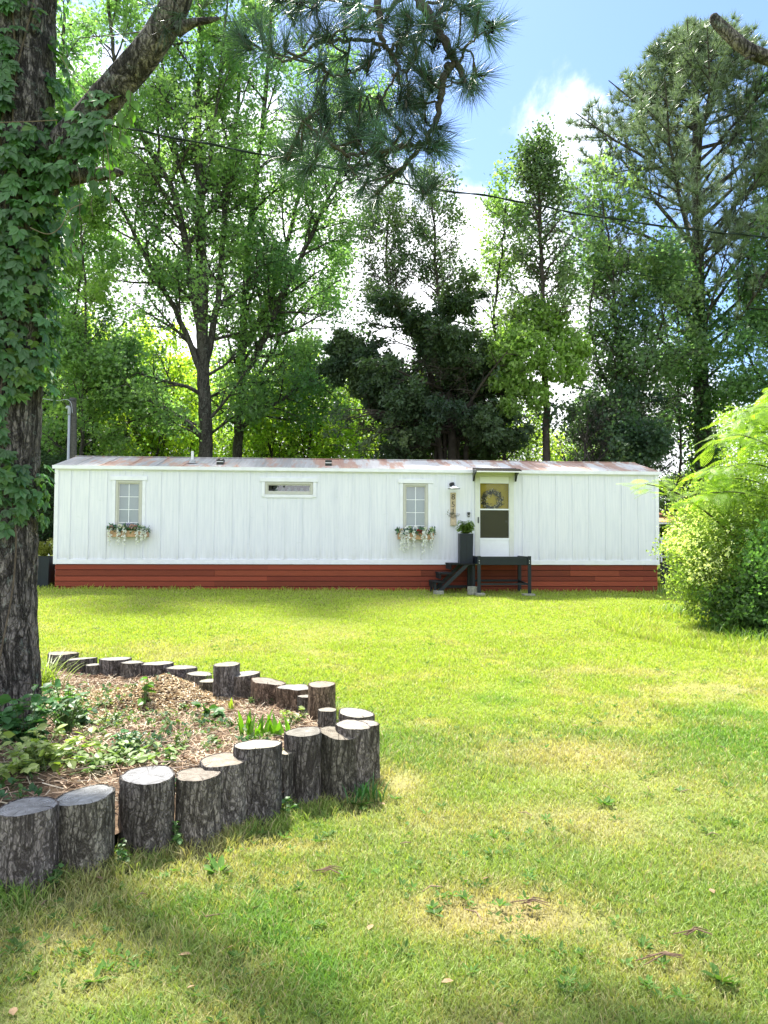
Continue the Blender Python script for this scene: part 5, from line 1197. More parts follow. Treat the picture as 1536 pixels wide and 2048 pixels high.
TWIGS = [  # (points, r0, r1)
 ([(900, -330, 0), (850, -150, 0), (838, -20, 0), (862, 40, 0), (891, 86, 0), (915, 129, 0), (930, 168, .02)], .042, .014),
 ([(912, 125, 0), (899, 137, 0), (886, 158, 0), (881, 203, .03), (868, 250, .05), (845, 289, .08), (802, 340, .1), (774, 367, .12), (755, 385, .12)], .024, .010),
 ([(842, 287, .08), (812, 292, .05), (782, 297, 0), (731, 308, -.05), (690, 307, -.1), (645, 273, -.15), (606, 242, -.15)], .016, .007),
 ([(780, -430, -.05), (765, -200, 0), (757, -60, 0), (758, 20, 0), (762, 80, 0), (780, 100, 0)], .034, .010),
 ([(758, 15, 0), (720, 35, -.05), (690, 55, -.1), (655, 75, -.1)], .012, .006),
 ([(780, 100, 0), (745, 82, 0), (700, 80, .05), (655, 82, .08), (630, 88, .08), (606, 109, .08), (567, 121, .08), (528, 101, .08), (492, 84, .05)], .012, .006),
 ([(780, 100, 0), (794, 90, 0), (812, 86, 0), (845, 80, .05)], .010, .006), ([(778, 100, 0), (795, 125, 0), (812, 148, 0), (818, 182, 0)], .010, .005),
 ([(765, 90, 0), (745, 110, -.03), (725, 135, -.05), (690, 150, -.08), (655, 145, -.1), (640, 130, -.1)], .009, .004),
 ([(795, 145, 0), (780, 170, 0), (762, 195, 0), (735, 192, 0), (715, 182, 0)], .008, .004), ([(801, 90, 0), (825, 130, 0), (860, 165, 0), (885, 178, 0), (906, 164, 0), (900, 155, 0)], .009, .004),
 ([(915, 129, 0), (935, 92, 0), (955, 75, 0), (985, 55, 0)], .010, .004), ([(915, 95, 0), (940, 100, 0), (948, 125, .02), (946, 160, .02)], .007, .004),
 ([(840, 0, 0), (810, -10, .1), (770, 20, .1), (720, 10, .15), (660, 0, .2), (600, 5, .2), (560, -5, .2)], .014, .006), ([(850, 10, 0), (900, 0, .1), (925, 15, .1), (945, 10, .1)], .009, .004),
 ([(868, 250, .05), (858, 300, .05), (860, 292, .05), (878, 290, .05)], .007, .004), ([(802, 340, .1), (820, 372, .1), (845, 385, .1), (860, 380, .1)], .006, .004),
 ([(700, 306, -.1), (700, 330, -.1), (705, 345, -.1), (730, 365, -.1)], .006, .004), ([(645, 273, -.15), (630, 290, -.15), (620, 335, -.1)], .006, .003), ([(731, 308, -.05), (715, 280, -.05), (718, 245, -.05)], .006, .004),
 ([(655, 82, .08), (640, 50, .1), (632, 15, .1)], .007, .003), ([(881, 203, .03), (850, 205, .1), (825, 212, .1)], .007, .004)]
tips = []
for pts, r0, r1 in TWIGS:
    P, R = smooth_path([bp(*q) for q in pts], [lerp(r0, r1, i / (len(pts) - 1)) for i in range(len(pts))], 6)
    rs = np.random.RandomState(int(pts[0][0]) + len(pts)); P = [p + Vector(rs.normal(0, .006, 3)) * (0 if i in (0,) else 1) for i, p in enumerate(P)]
    mb.tube(P, [r * rs.uniform(.85, 1.2) for r in R], 9); tips.append((P[-1], (P[-1] - P[-3]).normalized()))
mb.build('bough', M_TW, pine, smooth=True)
CLX = random.Random(5)
CL = [(CLX.uniform(565, 880), 0, 0, 0) for _ in range(20)]
CL = [(x, CLX.uniform(max(130, 330 - (x - 560) * 1.5), 372 - abs(x - 760) * .25), CLX.uniform(-.7, .3), CLX.uniform(.2, 1)) for x, _, _, _ in CL] + [(CLX.uniform(600, 960), CLX.uniform(-10, 60), CLX.uniform(-.7, .7), CLX.uniform(-.6, 1)) for _ in range(7)]
CL += [(485, 78, -.6, .8), (500, 96, -.9, .3), (545, 100, -.1, 1), (570, 96, .1, 1), (605, 92, -.2, 1), (632, 80, 0, 1), (655, 70, 0, 1), (690, 66, .2, 1), (640, 128, -.9, -.3), (655, 148, -.5, -.8), (690, 152, 0, -1), (700, 182, -.9, .2), (720, 185, -.6, .6), (795, 64, .1, 1),
      (800, 80, .4, .9), (832, 108, -.3, 1), (868, 92, .2, .9), (880, 60, -.3, .9), (985, 52, .9, .2), (972, 70, .7, -.7), (950, 60, .3, .9), (944, 165, .2, -1), (955, 150, .9, .1), (930, 160, -.2, -1), (880, 172, -.9, -.2), (862, 170, -.3, .9), (820, 186, -.2, -1), (812, 205, 0, -1),
      (715, 245, 0, .9), (700, 262, -.5, .7), (640, 250, -.2, .95), (610, 240, -.8, .6), (600, 232, -.5, .85), (640, 276, -.8, .4), (665, 290, -.3, .9), (850, 238, -.5, .8), (878, 288, .9, -.3), (870, 300, .7, -.8), (700, 338, -.9, .2), (730, 368, -.5, -.8), (755, 384, -.6, -.6), (770, 350, -.8, .4),
      (845, 388, .0, 1), (858, 380, .6, .8), (620, 338, -.9, -.2), (785, 300, 0, .9), (750, 303, -.2, .9), (800, 262, -.7, .6), (828, 260, -.5, .8), (560, -8, -.5, -.6), (600, 8, -.3, -.8), (630, 12, -.4, -.9), (690, 10, 0, -1), (720, 20, .1, -.9), (940, 12, .8, .3), (925, 20, .6, -.7), (900, 5, .3, .9),
      (770, 40, .6, .5), (740, 55, -.7, .3), (740, 118, -.8, -.3), (760, 200, .2, -.9), (790, 120, .6, .5), (690, 110, -.6, -.6), (870, 255, .8, -.2), (840, 215, -.8, .2), (790, 345, -.9, .3), (820, 330, .4, -.8), (688, 300, -.4, -.9), (660, 250, -.1, 1), (680, 235, .1, 1), (900, 110, .7, .5), (850, 50, -.8, .3),
      (520, 60, -.4, .9), (585, 40, -.2, .9), (735, 330, -.7, -.4), (765, 325, -.2, .9), (815, 300, -.3, .9), (650, 215, -.3, .9), (845, 150, -.5, .7), (610, 275, -.7, -.4), (720, 280, .4, .8), (880, 20, .5, .7), (780, 230, -.6, .6), (745, 240, -.3, .9), (700, 215, -.5, .8), (820, 40, -.5, .8)]
rs = np.random.RandomState(61); mb = MB(); mt = MB()
pos, dirs = [], []
segs_all = [bp(*q) for pts, _, _ in TWIGS for q in pts]
for x, y, dx, dy in CL:
    dz_ = rs.uniform(-.22, .22); p = bp(x, y, dz_); q = min(segs_all, key=lambda v: (v - p).length)
    d = Vector((dx, rs.uniform(-.5, .5), dy)).normalized(); pos.append(p); dirs.append(d)
    P, R = smooth_path([q, q.lerp(p, .5) - Vector((0, 0, .012)), p - d * .01, p + d * .035], [.006, .006, .007, .008], 4); mt = MB(); mt.tube(P, R, 7); mt.build('twig', M_TW, pine, smooth=True)
pos = np.array([tuple(v) for v in pos]); dirs = np.array([tuple(v) for v in dirs])
near_n = MB()
def near_tuft(mb, pos, dirs, k, L, w, col):
    n = len(pos); idx = np.repeat(np.arange(n), k); back = rs.uniform(-.05, .035, n * k); base = pos[idx] + dirs[idx] * back[:, None]
    ax = unit(dirs[idx] * np.where(rs.rand(n * k) < .75, rs.uniform(.5, 1.6, n * k), rs.uniform(-.4, .4, n * k))[:, None] + rnd_dirs(rs, n * k) * .85)
    Ls = L * rs.uniform(.65, 1.1, n * k); R = frames(ax, rnd_dirs(rs, n * k)); S = np.stack([np.full(n * k, w), Ls, Ls], -1)
    t = np.array(col) * (1 + .35 * rs.normal(0, 1, n)[idx][:, None]).clip(.4, 1.9) * rs.uniform(.6, 1.5, (n * k, 1))
    mb.leaves([(-.5, 0, 0), (.5, 0, 0), (.5, .5, .03), (-.5, .5, .03), (0, 1, .0)], [(0, 1, 2, 3)], base, R, S, t)
    kk = mb.n - n * k * 5; tri = (np.array([[3, 2, 4]])[None] + (np.arange(n * k) * 5)[:, None, None]).reshape(-1, 3) + kk; mb.Fq.append(tri)
near_tuft(near_n, pos, dirs, 110, .20, .0027, (.042, .088, .058))
# needles on every twig end, and dead cones and old needle clumps
tp = np.array([tuple(a) for a, b in tips]); td = np.array([tuple(b) for a, b in tips]); near_tuft(near_n, tp, td, 80, .175, .0028, (.045, .09, .045))
near_n.build('needles', M_NEED, pine)
mb = MB(); co = np.array([tuple(bp(x, y)) for x, y in [(492, 84), (655, 82), (805, 62), (870, 88), (980, 55), (700, 150), (720, 250), (845, 248), (868, 290), (700, 350), (622, 338), (745, 55), (600, 0)]]); n = len(co); k = 60; idx = np.repeat(np.arange(n), k)
dd = rnd_dirs(rs, n * k); mb.leaves(LEAF5, LEAF5F, co[idx] + dd * .018, frames(dd, rnd_dirs(rs, n * k)), np.tile([.014, .022, .01], (n * k, 1)), np.array([.06, .042, .03]) * rs.uniform(.6, 1.5, (n * k, 1))); mb.build('cone', M_TW, pine)
# small needled twigs by the limb
mb = MB(); mt = MB(); q1 = [at(355, 20, PY - .5) - poff, at(335, 28, PY - .5) - poff, at(318, 20, PY - .5) - poff, at(305, 10, PY - .5) - poff]; mt.tube(q1, [.006, .006, .005, .004], 6); mt.build('twig', M_TW, pine)
mt = MB(); q2 = [at(330, 60, PY - .45) - poff, at(280, 64, PY - .4) - poff, at(230, 70, PY - .4) - poff, at(160, 76, PY - .4) - poff]; mt.tube(q2, [.006, .005, .004, .003], 6); mt.build('twig', M_TW, pine); mt = MB()
q3 = [at(395, 8, PY - .55) - poff, at(410, 14, PY - .55) - poff, at(425, 0, PY - .55) - poff]; mt.tube(q3, [.006, .005, .004], 6)
mt.build('twig', M_TW, pine)
near_tuft(mb, np.array([tuple(at(x, y, PY - .6) - poff) for x, y in [(305, 10), (330, 60), (410, 10), (360, 30), (250, 70)]]), unit(np.array([[-.8, 0, .5], [.2, -.3, -1], [.5, 0, .8], [-.2, -.5, -.9], [-.3, 0, .8]])), 55, .2, .003, (.05, .09, .045)); mb.build('needles', M_NEED, pine)
# the crown above the picture, which shades the near lawn
T = Tree(71); PR = (([Vector(p) - poff for p in TP[7:]]), TR[7:])
NP = dict(seg=[7, 4], n=[10], ang=[60, 45], lf=[.32], t0=[.35], trop=[.05, .15], wig=.07, rk=.008)
T.sides(PR, 6, 4.2, NP, .35, .98, ang=72, lfun=lambda t: 4.6 * (1.15 - .75 * t)); T.wood('upper_limbs', M_TBD, pine, 10, rmin=.006)
A = np.array(T.tw); d = unit(A[:, 3:] - A[:, :3]); mb = MB(); tufts(mb, A[:, 3:], d, rs, 20, .24, .008, (.05, .09, .045)); mb.build('upper_needles', M_NEED, pine)

# ---------------------------------------------------------------- creeper on the trunk
M_CREEP = leaf_mat('creeper_leaflets', (1, 1, 1), (1.4, 1.9, .6), .30, .42, .45)
LFT = [(0, 0, 0), (-.16, .14, .03), (-.29, .42, .04), (-.25, .68, .02), (0, 1.05, -.10), (.25, .68, .02), (.29, .42, .04), (.16, .14, .03), (0, .3, -.03), (0, .62, -.04)]
LFTF = [(0, 8, 1), (1, 8, 2), (2, 8, 9), (2, 9, 3), (3, 9, 4), (9, 5, 4), (8, 6, 9), (9, 6, 5), (8, 7, 6), (0, 7, 8)]
def palmate(mb, c, nrm, down, rs, size, col):
    """one five-fingered creeper leaf"""
    nrm = unit(nrm[None])[0]; dn = down - nrm * (down @ nrm); dn = dn / (np.linalg.norm(dn) + 1e-9); sd = np.cross(dn, nrm)
    k = 5 if rs.rand() < .75 else 3; angs = np.linspace(-1.25, 1.25, k) if k == 5 else np.array([-.9, 0, .9])
    ax = np.stack([dn * math.cos(a) + sd * math.sin(a) + nrm * rs.uniform(-.25, .1) for a in angs]); ln = size * (1 - .28 * np.abs(angs) / 1.25) * rs.uniform(.85, 1.15, k)
    nn_ = np.tile(nrm, (k, 1)) + rs.normal(0, .22, (k, 3)); mb.leaves(LFT, LFTF, np.tile(c, (k, 1)) + ax * .006, frames(ax, nn_), np.stack([ln * .95, ln, ln], -1), np.array(col) * rs.uniform(.85, 1.15, (k, 1)))
def trunk_at(py):
    z = at(20, py, PY).z; xs_ = [p.x for p in TP]; zs_ = [p.z for p in TP]; return np.interp(z, zs_, xs_), z, np.interp(z, zs_, TR)
vr = thing('creeper_vine', 'green five leaved creeper climbing the near pine trunk', 'vine', (b0.x - .12, PY - .3, .25)); vo = Vector(vr.location); rs = np.random.RandomState(81); mb = MB(); stems_ = MB(); cnt = 0
while cnt < 1500:
    py = rs.uniform(-60, 1060); side_w = np.interp(py, [-60, 60, 200, 330, 420, 600, 800, 940, 1060], [.04, .06, .14, .19, .13, .09, .07, .08, .03])
    dens = np.interp(py, [-60, 100, 170, 260, 400, 600, 760, 900, 980, 1060], [.45, .6, 1, 1, 1, 1, .9, 1, .8, .15]); cx, z, r = trunk_at(py)
    a = rs.uniform(-math.pi * .98, .25)    # facing the camera is -pi/2, right is 0
    bare = fbm(np.array([a * 1.1 + 10]), np.array([z * 1.2 + 10]), 83, 3)[0]
    leftish = math.cos(a) < -.1
    if rs.rand() > dens * (.33 if leftish and py < 330 else 1) or bare > (.60 if py < 550 else .68): continue
    rad_ = r * 1.03 + abs(rs.normal(0, .03)) + (side_w * rs.rand() * max(0, math.cos(a)) ** .6 * 1.25)
    c = np.array([cx + math.cos(a) * rad_, PY + math.sin(a) * rad_, z]) - np.array(vo)
    nrm = np.array([math.cos(a) * .8, math.sin(a), .35 + rs.uniform(-.2, .4)]) + rs.normal(0, .25, 3); dn = np.array([rs.normal(0, .5), rs.normal(0, .2), -1.0])
    lit = rs.rand(); col = np.array([.056, .128, .042]) * (.7 + .8 * rs.rand()); 
    if math.cos(a) > .6 and rs.rand() < .3: col = np.array([.09, .17, .03])
    palmate(mb, c, nrm, dn, rs, rs.uniform(.055, .108), col); cnt += 1
for k in range(90):  # leaves riding on the limb's foot and hanging strands under it
    t = rs.rand(); px = lerp(80, 215, t); py = lerp(330, 210, t) + rs.normal(20, 28); c = np.array(at(px, py, PY - .15 - .2 * t - rs.uniform(.0, .16)) - vo); palmate(mb, c, np.array([rs.normal(0, .4), -1, .6]), np.array([rs.normal(0, .5), 0, -1]), rs, rs.uniform(.07, .11), np.array([.07, .15, .055]) * rs.uniform(.7, 1.4))
for px, py, L in [(225, 205, 130), (240, 190, 90), (262, 175, 70), (205, 260, 120), (185, 300, 130), (160, 330, 150), (145, 420, 90), (250, 210, 60)]:
    P = [at(px + rs.normal(0, 3), py + L * s, PY - .35) - vo for s in np.linspace(0, 1, 7)]; stems_.tube(P, [.003] * 7, 5)
    for j in range(int(L / 13)):
        p = P[min(6, int(rs.rand() * 7))]; mb_c = (.10, .20, .035) if px > 215 else (.05, .12, .035); n = 1; ax = np.array([[rs.normal(0, .5), rs.normal(0, .4), -1]])
        mb.leaves(LFT, LFTF, np.array([tuple(p)]) + rs.normal(0, .02, (1, 3)), frames(ax, np.array([[rs.normal(0, .6), -1, .2]])), np.array([rs.uniform(.07, .12)]), np.array(mb_c))
for k in range(4):
    a0 = rs.uniform(-2.6, -.2); P = []
    for py in range(-60, 1360, 60): cx, z, r = trunk_at(py); a = a0 + .25 * math.sin(py * .011 + k); P.append(Vector((cx + math.cos(a) * r * 1.06, PY + math.sin(a) * r * 1.06, z)) - vo)
    P, R = smooth_path(P, [.008 - .003 * k / 7] * len(P), 3); stems_.tube(P, R, 6)
# two pale loose tendrils
for pts in ([(60, 455), (95, 468), (120, 455), (140, 420), (165, 408)], [(0, 245), (60, 243), (115, 240)], [(120, 110), (150, 160), (185, 200), (215, 300), (222, 420)]):
    P, R = smooth_path([at(x, y, PY - .42) - vo for x, y in pts], [.0032] * len(pts), 5); stems_.tube(P, R, 5, (1.7, 1.7, 1.6))
mb.build('leaves', M_CREEP, vr); stems_.build('stem', flat_mat('vine_stem', (.10, .08, .06), .9, .1, 20, .3), vr)

# ---------------------------------------------------------------- pine outside the right edge with a dead limb
rp = thing('dead_limbed_pine', 'bare broken grey limb poking in at the top right corner', 'tree', (5.4, 6.3, g(5.4, 6.3))); ro = Vector(rp.location)
bark_tube('trunk', [Vector((5.4, 6.3, 0)), Vector((5.42, 6.3, 3)), Vector((5.45, 6.3, 6)), Vector((5.5, 6.3, 9))], [.26, .22, .2, .14], 32, .06, rp, ro, 1, 90)
bark_tube('broken_limb', [at(1427, 30, 6), at(1432, 42, 6), at(1455, 65, 6), at(1490, 95, 6), at(1536, 116, 6), at(1700, 170, 6.1), Vector((5.45, 6.3, 4.6))], [.028, .044, .050, .052, .054, .06, .07], 24, .012, rp, ro, 1.2, 95)
bark_tube('limb_stub', [at(1520, 113, 6), at(1505, 114, 5.97), at(1488, 119, 5.95)], [.016, .014, .006], 10, .012, rp, ro, 1, 97)

# ---------------------------------------------------------------- plants in and around the bed
M_PL = leaf_mat('garden_leaves', (1, 1, 1), (1.5, 1.8, .5), .35, .45, .4)
def leafy(name, label, cat, x, y, rs, n, H, spread, size, col, tall=1.0, group=None, z=None):
    z = float(bedz(x, y)) if z is None else z; r = thing(name, label, cat, (x, y, z), 0, group); mb = MB(); st_ = MB()
    ns = max(3, n // 9)
    for k in range(ns):
        a = rs.rand() * 6.28; rr = spread * rs.rand() ** .6; h = H * rs.uniform(.45, 1.05); P = [Vector((rs.normal(0, spread * .15), rs.normal(0, spread * .15), 0)), Vector((math.cos(a) * rr * .5, math.sin(a) * rr * .5, h * .6)), Vector((math.cos(a) * rr, math.sin(a) * rr, h))]
        P, R = smooth_path(P, [.004, .003, .0015], 4); st_.tube(P, R, 5); m_ = n // ns
        idx = rs.randint(2, len(P), m_); pos = np.array([tuple(P[i]) for i in idx]); b = rs.rand(m_) * 6.28; ax = np.stack([np.cos(b), np.sin(b), rs.uniform(-.5, .5, m_)], -1); L = size * rs.uniform(.6, 1.2, m_)
        mb.leaves(LFT, LFTF, pos, frames(ax, np.tile([0, 0, 1.], (m_, 1)) + rs.normal(0, .35, (m_, 3))), np.stack([L * 1.25, L, L], -1), np.array(col) * rs.uniform(.65, 1.4, (m_, 1)))
    mb.build('leaves', M_PL, r); st_.build('stem', M_PL.copy() if False else M_VS, r); return r
M_VS = flat_mat('green_stem', (.10, .15, .05), .7, .2, 20, .2)
rs = np.random.RandomState(91)
def gp(px, py):   # point on the bed surface
    d = ray(px, py); o = Vector((0, 0, EYE)); t = 3.2
    while t < 12:
        q = o + d * t
        if q.z < float(bedz(q.x, q.y)): return q
        t += .02
    return q
q = gp(30, 1500); leafy('creeper_clump', 'dark green leafy clump of vine and weeds around the foot of the near pine', 'plant', q.x, q.y + .12, rs, 260, .36, .36, .085, (.06, .15, .05))
q = gp(-30, 1490); leafy('creeper_clump', 'green leafy weeds at the left picture edge below the pine bark', 'plant', q.x, q.y, rs, 160, .30, .33, .08, (.08, .18, .06))
q = gp(105, 1480); leafy('weed_clump', 'airy clump of small light green leaves right of the pine foot', 'plant', q.x, q.y + .2, rs, 360, .36, .24, .040, (.13, .22, .07))
q = gp(150, 1462); leafy('weed_clump', 'dark leaved weed beside the wooden stake', 'plant', q.x, q.y + .1, rs, 60, .2, .16, .08, (.04, .11, .035))
q = gp(52, 1585); leafy('yellow_green_weeds', 'yellow green leaf mat behind the first two stumps', 'plant', q.x - .1, q.y + .35, rs, 420, .15, .42, .06, (.22, .28, .08))
q = gp(190, 1560); leafy('yellow_green_weeds', 'light green leaf mat behind the tilted whitish stump', 'plant', q.x, q.y + .25, rs, 340, .13, .36, .05, (.17, .24, .08))
q = gp(245, 1530); leafy('fern_weed', 'small dark feathery weed behind the broad grey topped stump', 'plant', q.x, q.y + .12, rs, 420, .16, .13, .024, (.03, .10, .04))
q = gp(258, 1502); leafy('seedling', 'lone five leaved seedling in the middle of the straw', 'plant', q.x, q.y, rs, 18, .17, .11, .085, (.05, .14, .04))
q = gp(292, 1412); leafy('seedling', 'upright green seedling in front of the wood chip pile', 'plant', q.x, q.y, rs, 22, .22, .1, .085, (.10, .20, .04))
q = gp(425, 1440); leafy('seedling', 'spreading dark leaved seedling at the foot of the wood chip pile', 'plant', q.x, q.y, rs, 34, .13, .17, .085, (.06, .14, .04))
q = gp(585, 1452); leafy('seedling', 'pale sprawling weed left of the small low log', 'plant', q.x, q.y, rs, 60, .14, .22, .05, (.22, .26, .11))
q = gp(215, 1450); leafy('weed_clump', 'wispy pale weeds on the straw in front of the chips', 'plant', q.x, q.y, rs, 160, .12, .35, .035, (.14, .2, .07))
q = gp(330, 1540); leafy('weed_clump', 'small bright weed behind the medium brown topped stump', 'plant', q.x, q.y + .08, rs, 60, .12, .1, .04, (.14, .22, .05))
TW = {(350, 1500): 'tiny pale weed in the straw above the medium brown topped stump', (430, 1490): 'tiny weed in the straw just behind the stump with growth rings', (160, 1520): 'tiny weed just above the light green leaf mat', (120, 1440): 'tiny pale weed at the foot of the wooden stake', (360, 1420): 'tiny weed on the front slope of the wood chip pile', (500, 1410): 'tiny weed in front of the squat pale topped stump', (300, 1450): 'tiny weed in the straw right of the middle of the bed'}
for px, py in [(350, 1500), (430, 1490), (160, 1520), (120, 1440), (360, 1420), (500, 1410), (300, 1450)]:
    q = gp(px, py); leafy('bed_weed', TW[(px, py)], 'plant', q.x, q.y, rs, 30, .07, .09, .03, (.12, .19, .06), group='tiny weeds in the straw')
for px, py, lab in [(100, 1775, 'small weed between the feet of the first two front stumps'), (232, 1735, 'leafy weed at the foot of the gap left of the broad grey topped stump'), (425, 1655, 'green weed growing up the gap behind the medium brown topped stump'), (575, 1630, 'weed at the foot of the thin short log'), (352, 1700, 'low weed in front of the gap right of the broad grey topped stump')]:
    q = ground_at(px, py); leafy('weed_plant', lab, 'plant', q.x, q.y, rs, 34, .12, .06, .035, (.08, .16, .05), group='weeds at the feet of the front stumps', z=q.z)
def blades(name, label, cat, x, y, z, n, H, w, col, spread, lean, rs, group=None):
    r = thing(name, label, cat, (x, y, z), 0, group); mb = MB()
    for k in range(n):
        a = rs.rand() * 6.28; L = H * rs.uniform(.55, 1.1); bx, by = rs.normal(0, spread, 2); sd_ = np.array([-math.sin(a), math.cos(a), 0]); c = np.array(col) * rs.uniform(.7, 1.35); V = []
        for j in range(7):
            s = j / 6; px = bx + math.cos(a) * L * lean * s ** 1.8; py = by + math.sin(a) * L * lean * s ** 1.8; pz = L * (s - .35 * lean * s ** 3); ww = w * (1 - s ** 2.2) * (.55 + 1.2 * s * (1 - s) * 2) * .5
            V += [np.array([px, py, pz]) - sd_ * ww, np.array([px, py, pz + ww * .3]) + sd_ * ww]
        mb.addn(np.array(V), np.array([[2 * j, 2 * j + 1, 2 * j + 3, 2 * j + 2] for j in range(6)]), c)
    mb.build('leaves', M_PL, r); return r
for px, n in ((500, 14), (545, 18)):
    q = gp(px, 1478); blades('dock_plant', 'bright green upright dock leaves behind the tall pale topped stump, %s clump' % ('left' if px == 500 else 'right'), 'plant', q.x, q.y + .05, q.z - .01, n, .20, .045, (.13, .27, .02), .06, .25, rs, 'dock plants')
q = gp(462, 1422); blades('dock_plant', 'single yellow green pointed dock leaf rising alone from the straw', 'plant', q.x, q.y, q.z - .01, 4, .13, .035, (.24, .30, .04), .015, .15, rs, 'dock plants')
q = gp(90, 1380); blades('grass_tuft', 'tall arching yellow green grass between the pine trunk and the dark back stump', 'grass', q.x, q.y, q.z - .02, 70, .46, .014, (.22, .28, .06), .07, .7, rs)
q = ground_at(728, 1600); blades('grass_tuft', 'grass tuft growing against the right front foot of the stumps', 'grass', q.x, q.y, q.z, 34, .15, .012, (.06, .16, .04), .05, .5, rs)

# ---------------------------------------------------------------- shrubs at the right edge
def lump_shrub(name, label, lumps, base, mat, n_per, size, col, rs, extra=None, stems=14, off_y=0, elong=1.2):
    r = thing(name, label, 'shrub', base); o = Vector(base); mb = MB(); st_ = MB()
    for (px, py, Yd, rr, bright) in lumps:  # bright puts sunlit upper left and shaded lower lumps into leaf colour
        c = np.array(at(px, py, Yd) - o); n = int(n_per * rr ** 2.2); ncl = max(10, n // 22); d = rnd_dirs(rs, ncl, .1); q = (rs.rand(ncl) ** .38) * rr * (1 + .25 * np.sin(d[:, 0] * 6 + px * .1)); cc_ = c + d * q[:, None]
        idx = rs.randint(0, ncl, n); p = cc_[idx] + rs.normal(0, .065, (n, 3)); ax = d[idx] * .6 + rnd_dirs(rs, n, 0); nr = rnd_dirs(rs, n, .7); sc = size * rs.uniform(.6, 1.25, n)
        t = np.array(col) * bright * (1 + .25 * rs.normal(0, 1, ncl)[idx][:, None]).clip(.5, 1.6) * rs.uniform(.8, 1.25, (n, 1)); mb.leaves(DIA, DIAF, p, frames(ax, nr), np.stack([sc, sc * elong, sc], -1), t)
        for k in range(stems // 3):
            e = cc_[rs.randint(ncl)]; s0 = Vector((rs.normal(0, .12), rs.normal(0, .12), 0)); P, R = smooth_path([s0, Vector(s0.lerp(Vector(e), .5)) + Vector((0, 0, .25)), Vector(e)], [.014, .009, .003], 5); st_.tube(P, R, 5)
    f = mb.build('foliage', mat, r); st_.build('stem', M_TBD, r)
    if extra:
        mb = MB()
        for (px, py, Yd, rr, k) in extra:
            c = np.array(at(px, py, Yd) - o); pos = c + rnd_dirs(rs, k) * (rs.rand(k) ** .5 * rr)[:, None]; idx = np.repeat(np.arange(k), 4); mb.leaves(DIA, DIAF, pos[idx] + rs.normal(0, .012, (k * 4, 3)), frames(rnd_dirs(rs, k * 4), rnd_dirs(rs, k * 4, .3)), np.full(k * 4, .035), np.array([.72, .72, .60]))
        mb.build('blossom', mat, r)
    return r
rs = np.random.RandomState(95)
SB = at(1450, 1100, 12.2); 
lump_shrub('flowering_shrub', 'pale green wild shrub sprinkled with cream blossoms near the right picture edge', [(1430, 1045, 12.3, .75, 1.15), (1385, 1115, 12.0, .50, 1.15), (1480, 1120, 12.0, .85, 1.0), (1420, 1170, 12.0, .62, .95), (1500, 1010, 12.6, .75, 1.1), (1500, 1190, 11.8, .75, .85), (1365, 1060, 12.4, .30, 1.2), (1560, 1080, 12.0, 1.0, 1.0), (1375, 1165, 11.9, .33, 1.2), (1345, 1100, 12.2, .18, 1.3)],
           (SB.x, 12.1, g(SB.x, 12.1)), M_LEAFY, 13500, .042, (.16, .22, .07), rs, [(1370, 1085, 11.8, .35, 130), (1400, 1030, 11.9, .35, 130), (1420, 1130, 11.6, .35, 110), (1440, 1080, 11.7, .5, 120), (1400, 1150, 11.6, .3, 70), (1350, 1100, 12.1, .14, 30)])
SB2 = at(1560, 1230, 10.8)
lump_shrub('leafy_vine_shrub', 'darker larger leaved shrub at the right picture edge below the flowering one', [(1530, 1190, 11.0, .60, 1.0), (1500, 1225, 11.0, .42, .8), (1560, 1120, 11.1, .6, 1.1), (1455, 1215, 11.3, .40, .6), (1600, 1200, 10.9, .8, 1.0)], (SB2.x, 11.1, g(SB2.x, 11.1)), M_LEAF, 8500, .070, (.10, .18, .06), rs, elong=1.05)
# mimosa with feathery fronds
mi = thing('mimosa_tree', 'bright yellow green mimosa with feathery leaves arching in from the right edge', 'tree', (at(1640, 1100, 12.4).x, 12.4, g(6.5, 12.4))); mo = Vector(mi.location); st_ = MB(); mb = MB()
FR = []   # frond template: a rachis with paired pinnae
for j in range(15):
    t = (j + 1) / 16; L = .20 * math.sin(math.pi * min(1, t * .9 + .12)) + .03
    for s in (-1, 1):
        d = np.array([s * .86, .5]); n_ = np.array([-d[1], d[0]]) * .009; a = np.array([0, t]); b = a + d * L; FR += [(*(a + n_), 0), (*(a - n_), 0), (*(b - n_), -.04), (*(b + n_), -.04)]
FR = [(x, y, z - .25 * y * y) for x, y, z in FR]; FRF = [(4 * k, 4 * k + 1, 4 * k + 2, 4 * k + 3) for k in range(len(FR) // 4)]
MB_ = [([(1660, 1230), (1600, 1165), (1536, 1130), (1460, 1065), (1400, 1015), (1340, 980), (1290, 968)], .03, .006), ([(1650, 1100), (1600, 1030), (1536, 1000), (1480, 985), (1430, 985), (1390, 990)], .02, .005), ([(1640, 1000), (1590, 920), (1536, 890), (1480, 870), (1430, 880)], .025, .005), ([(1640, 950), (1600, 860), (1560, 820), (1520, 815), (1480, 830)], .025, .005),
       ([(1640, 1050), (1580, 960), (1520, 930), (1470, 930), (1420, 945)], .02, .005), ([(1640, 980), (1610, 900), (1560, 870), (1500, 840), (1450, 850)], .02, .005), ([(1640, 920), (1620, 850), (1580, 790), (1540, 790)], .02, .005), ([(1650, 1060), (1590, 1000), (1500, 960), (1440, 960)], .02, .005)]
tr_ = [Vector((0, 0, -.1)), Vector((.02, 0, .9)), Vector((0, 0, 1.7)), Vector((-.05, 0, 2.6)), Vector((0, 0, 3.4))]; P, R = smooth_path(tr_, [.09, .08, .07, .05, .03], 4); st_.tube(P, R, 10)
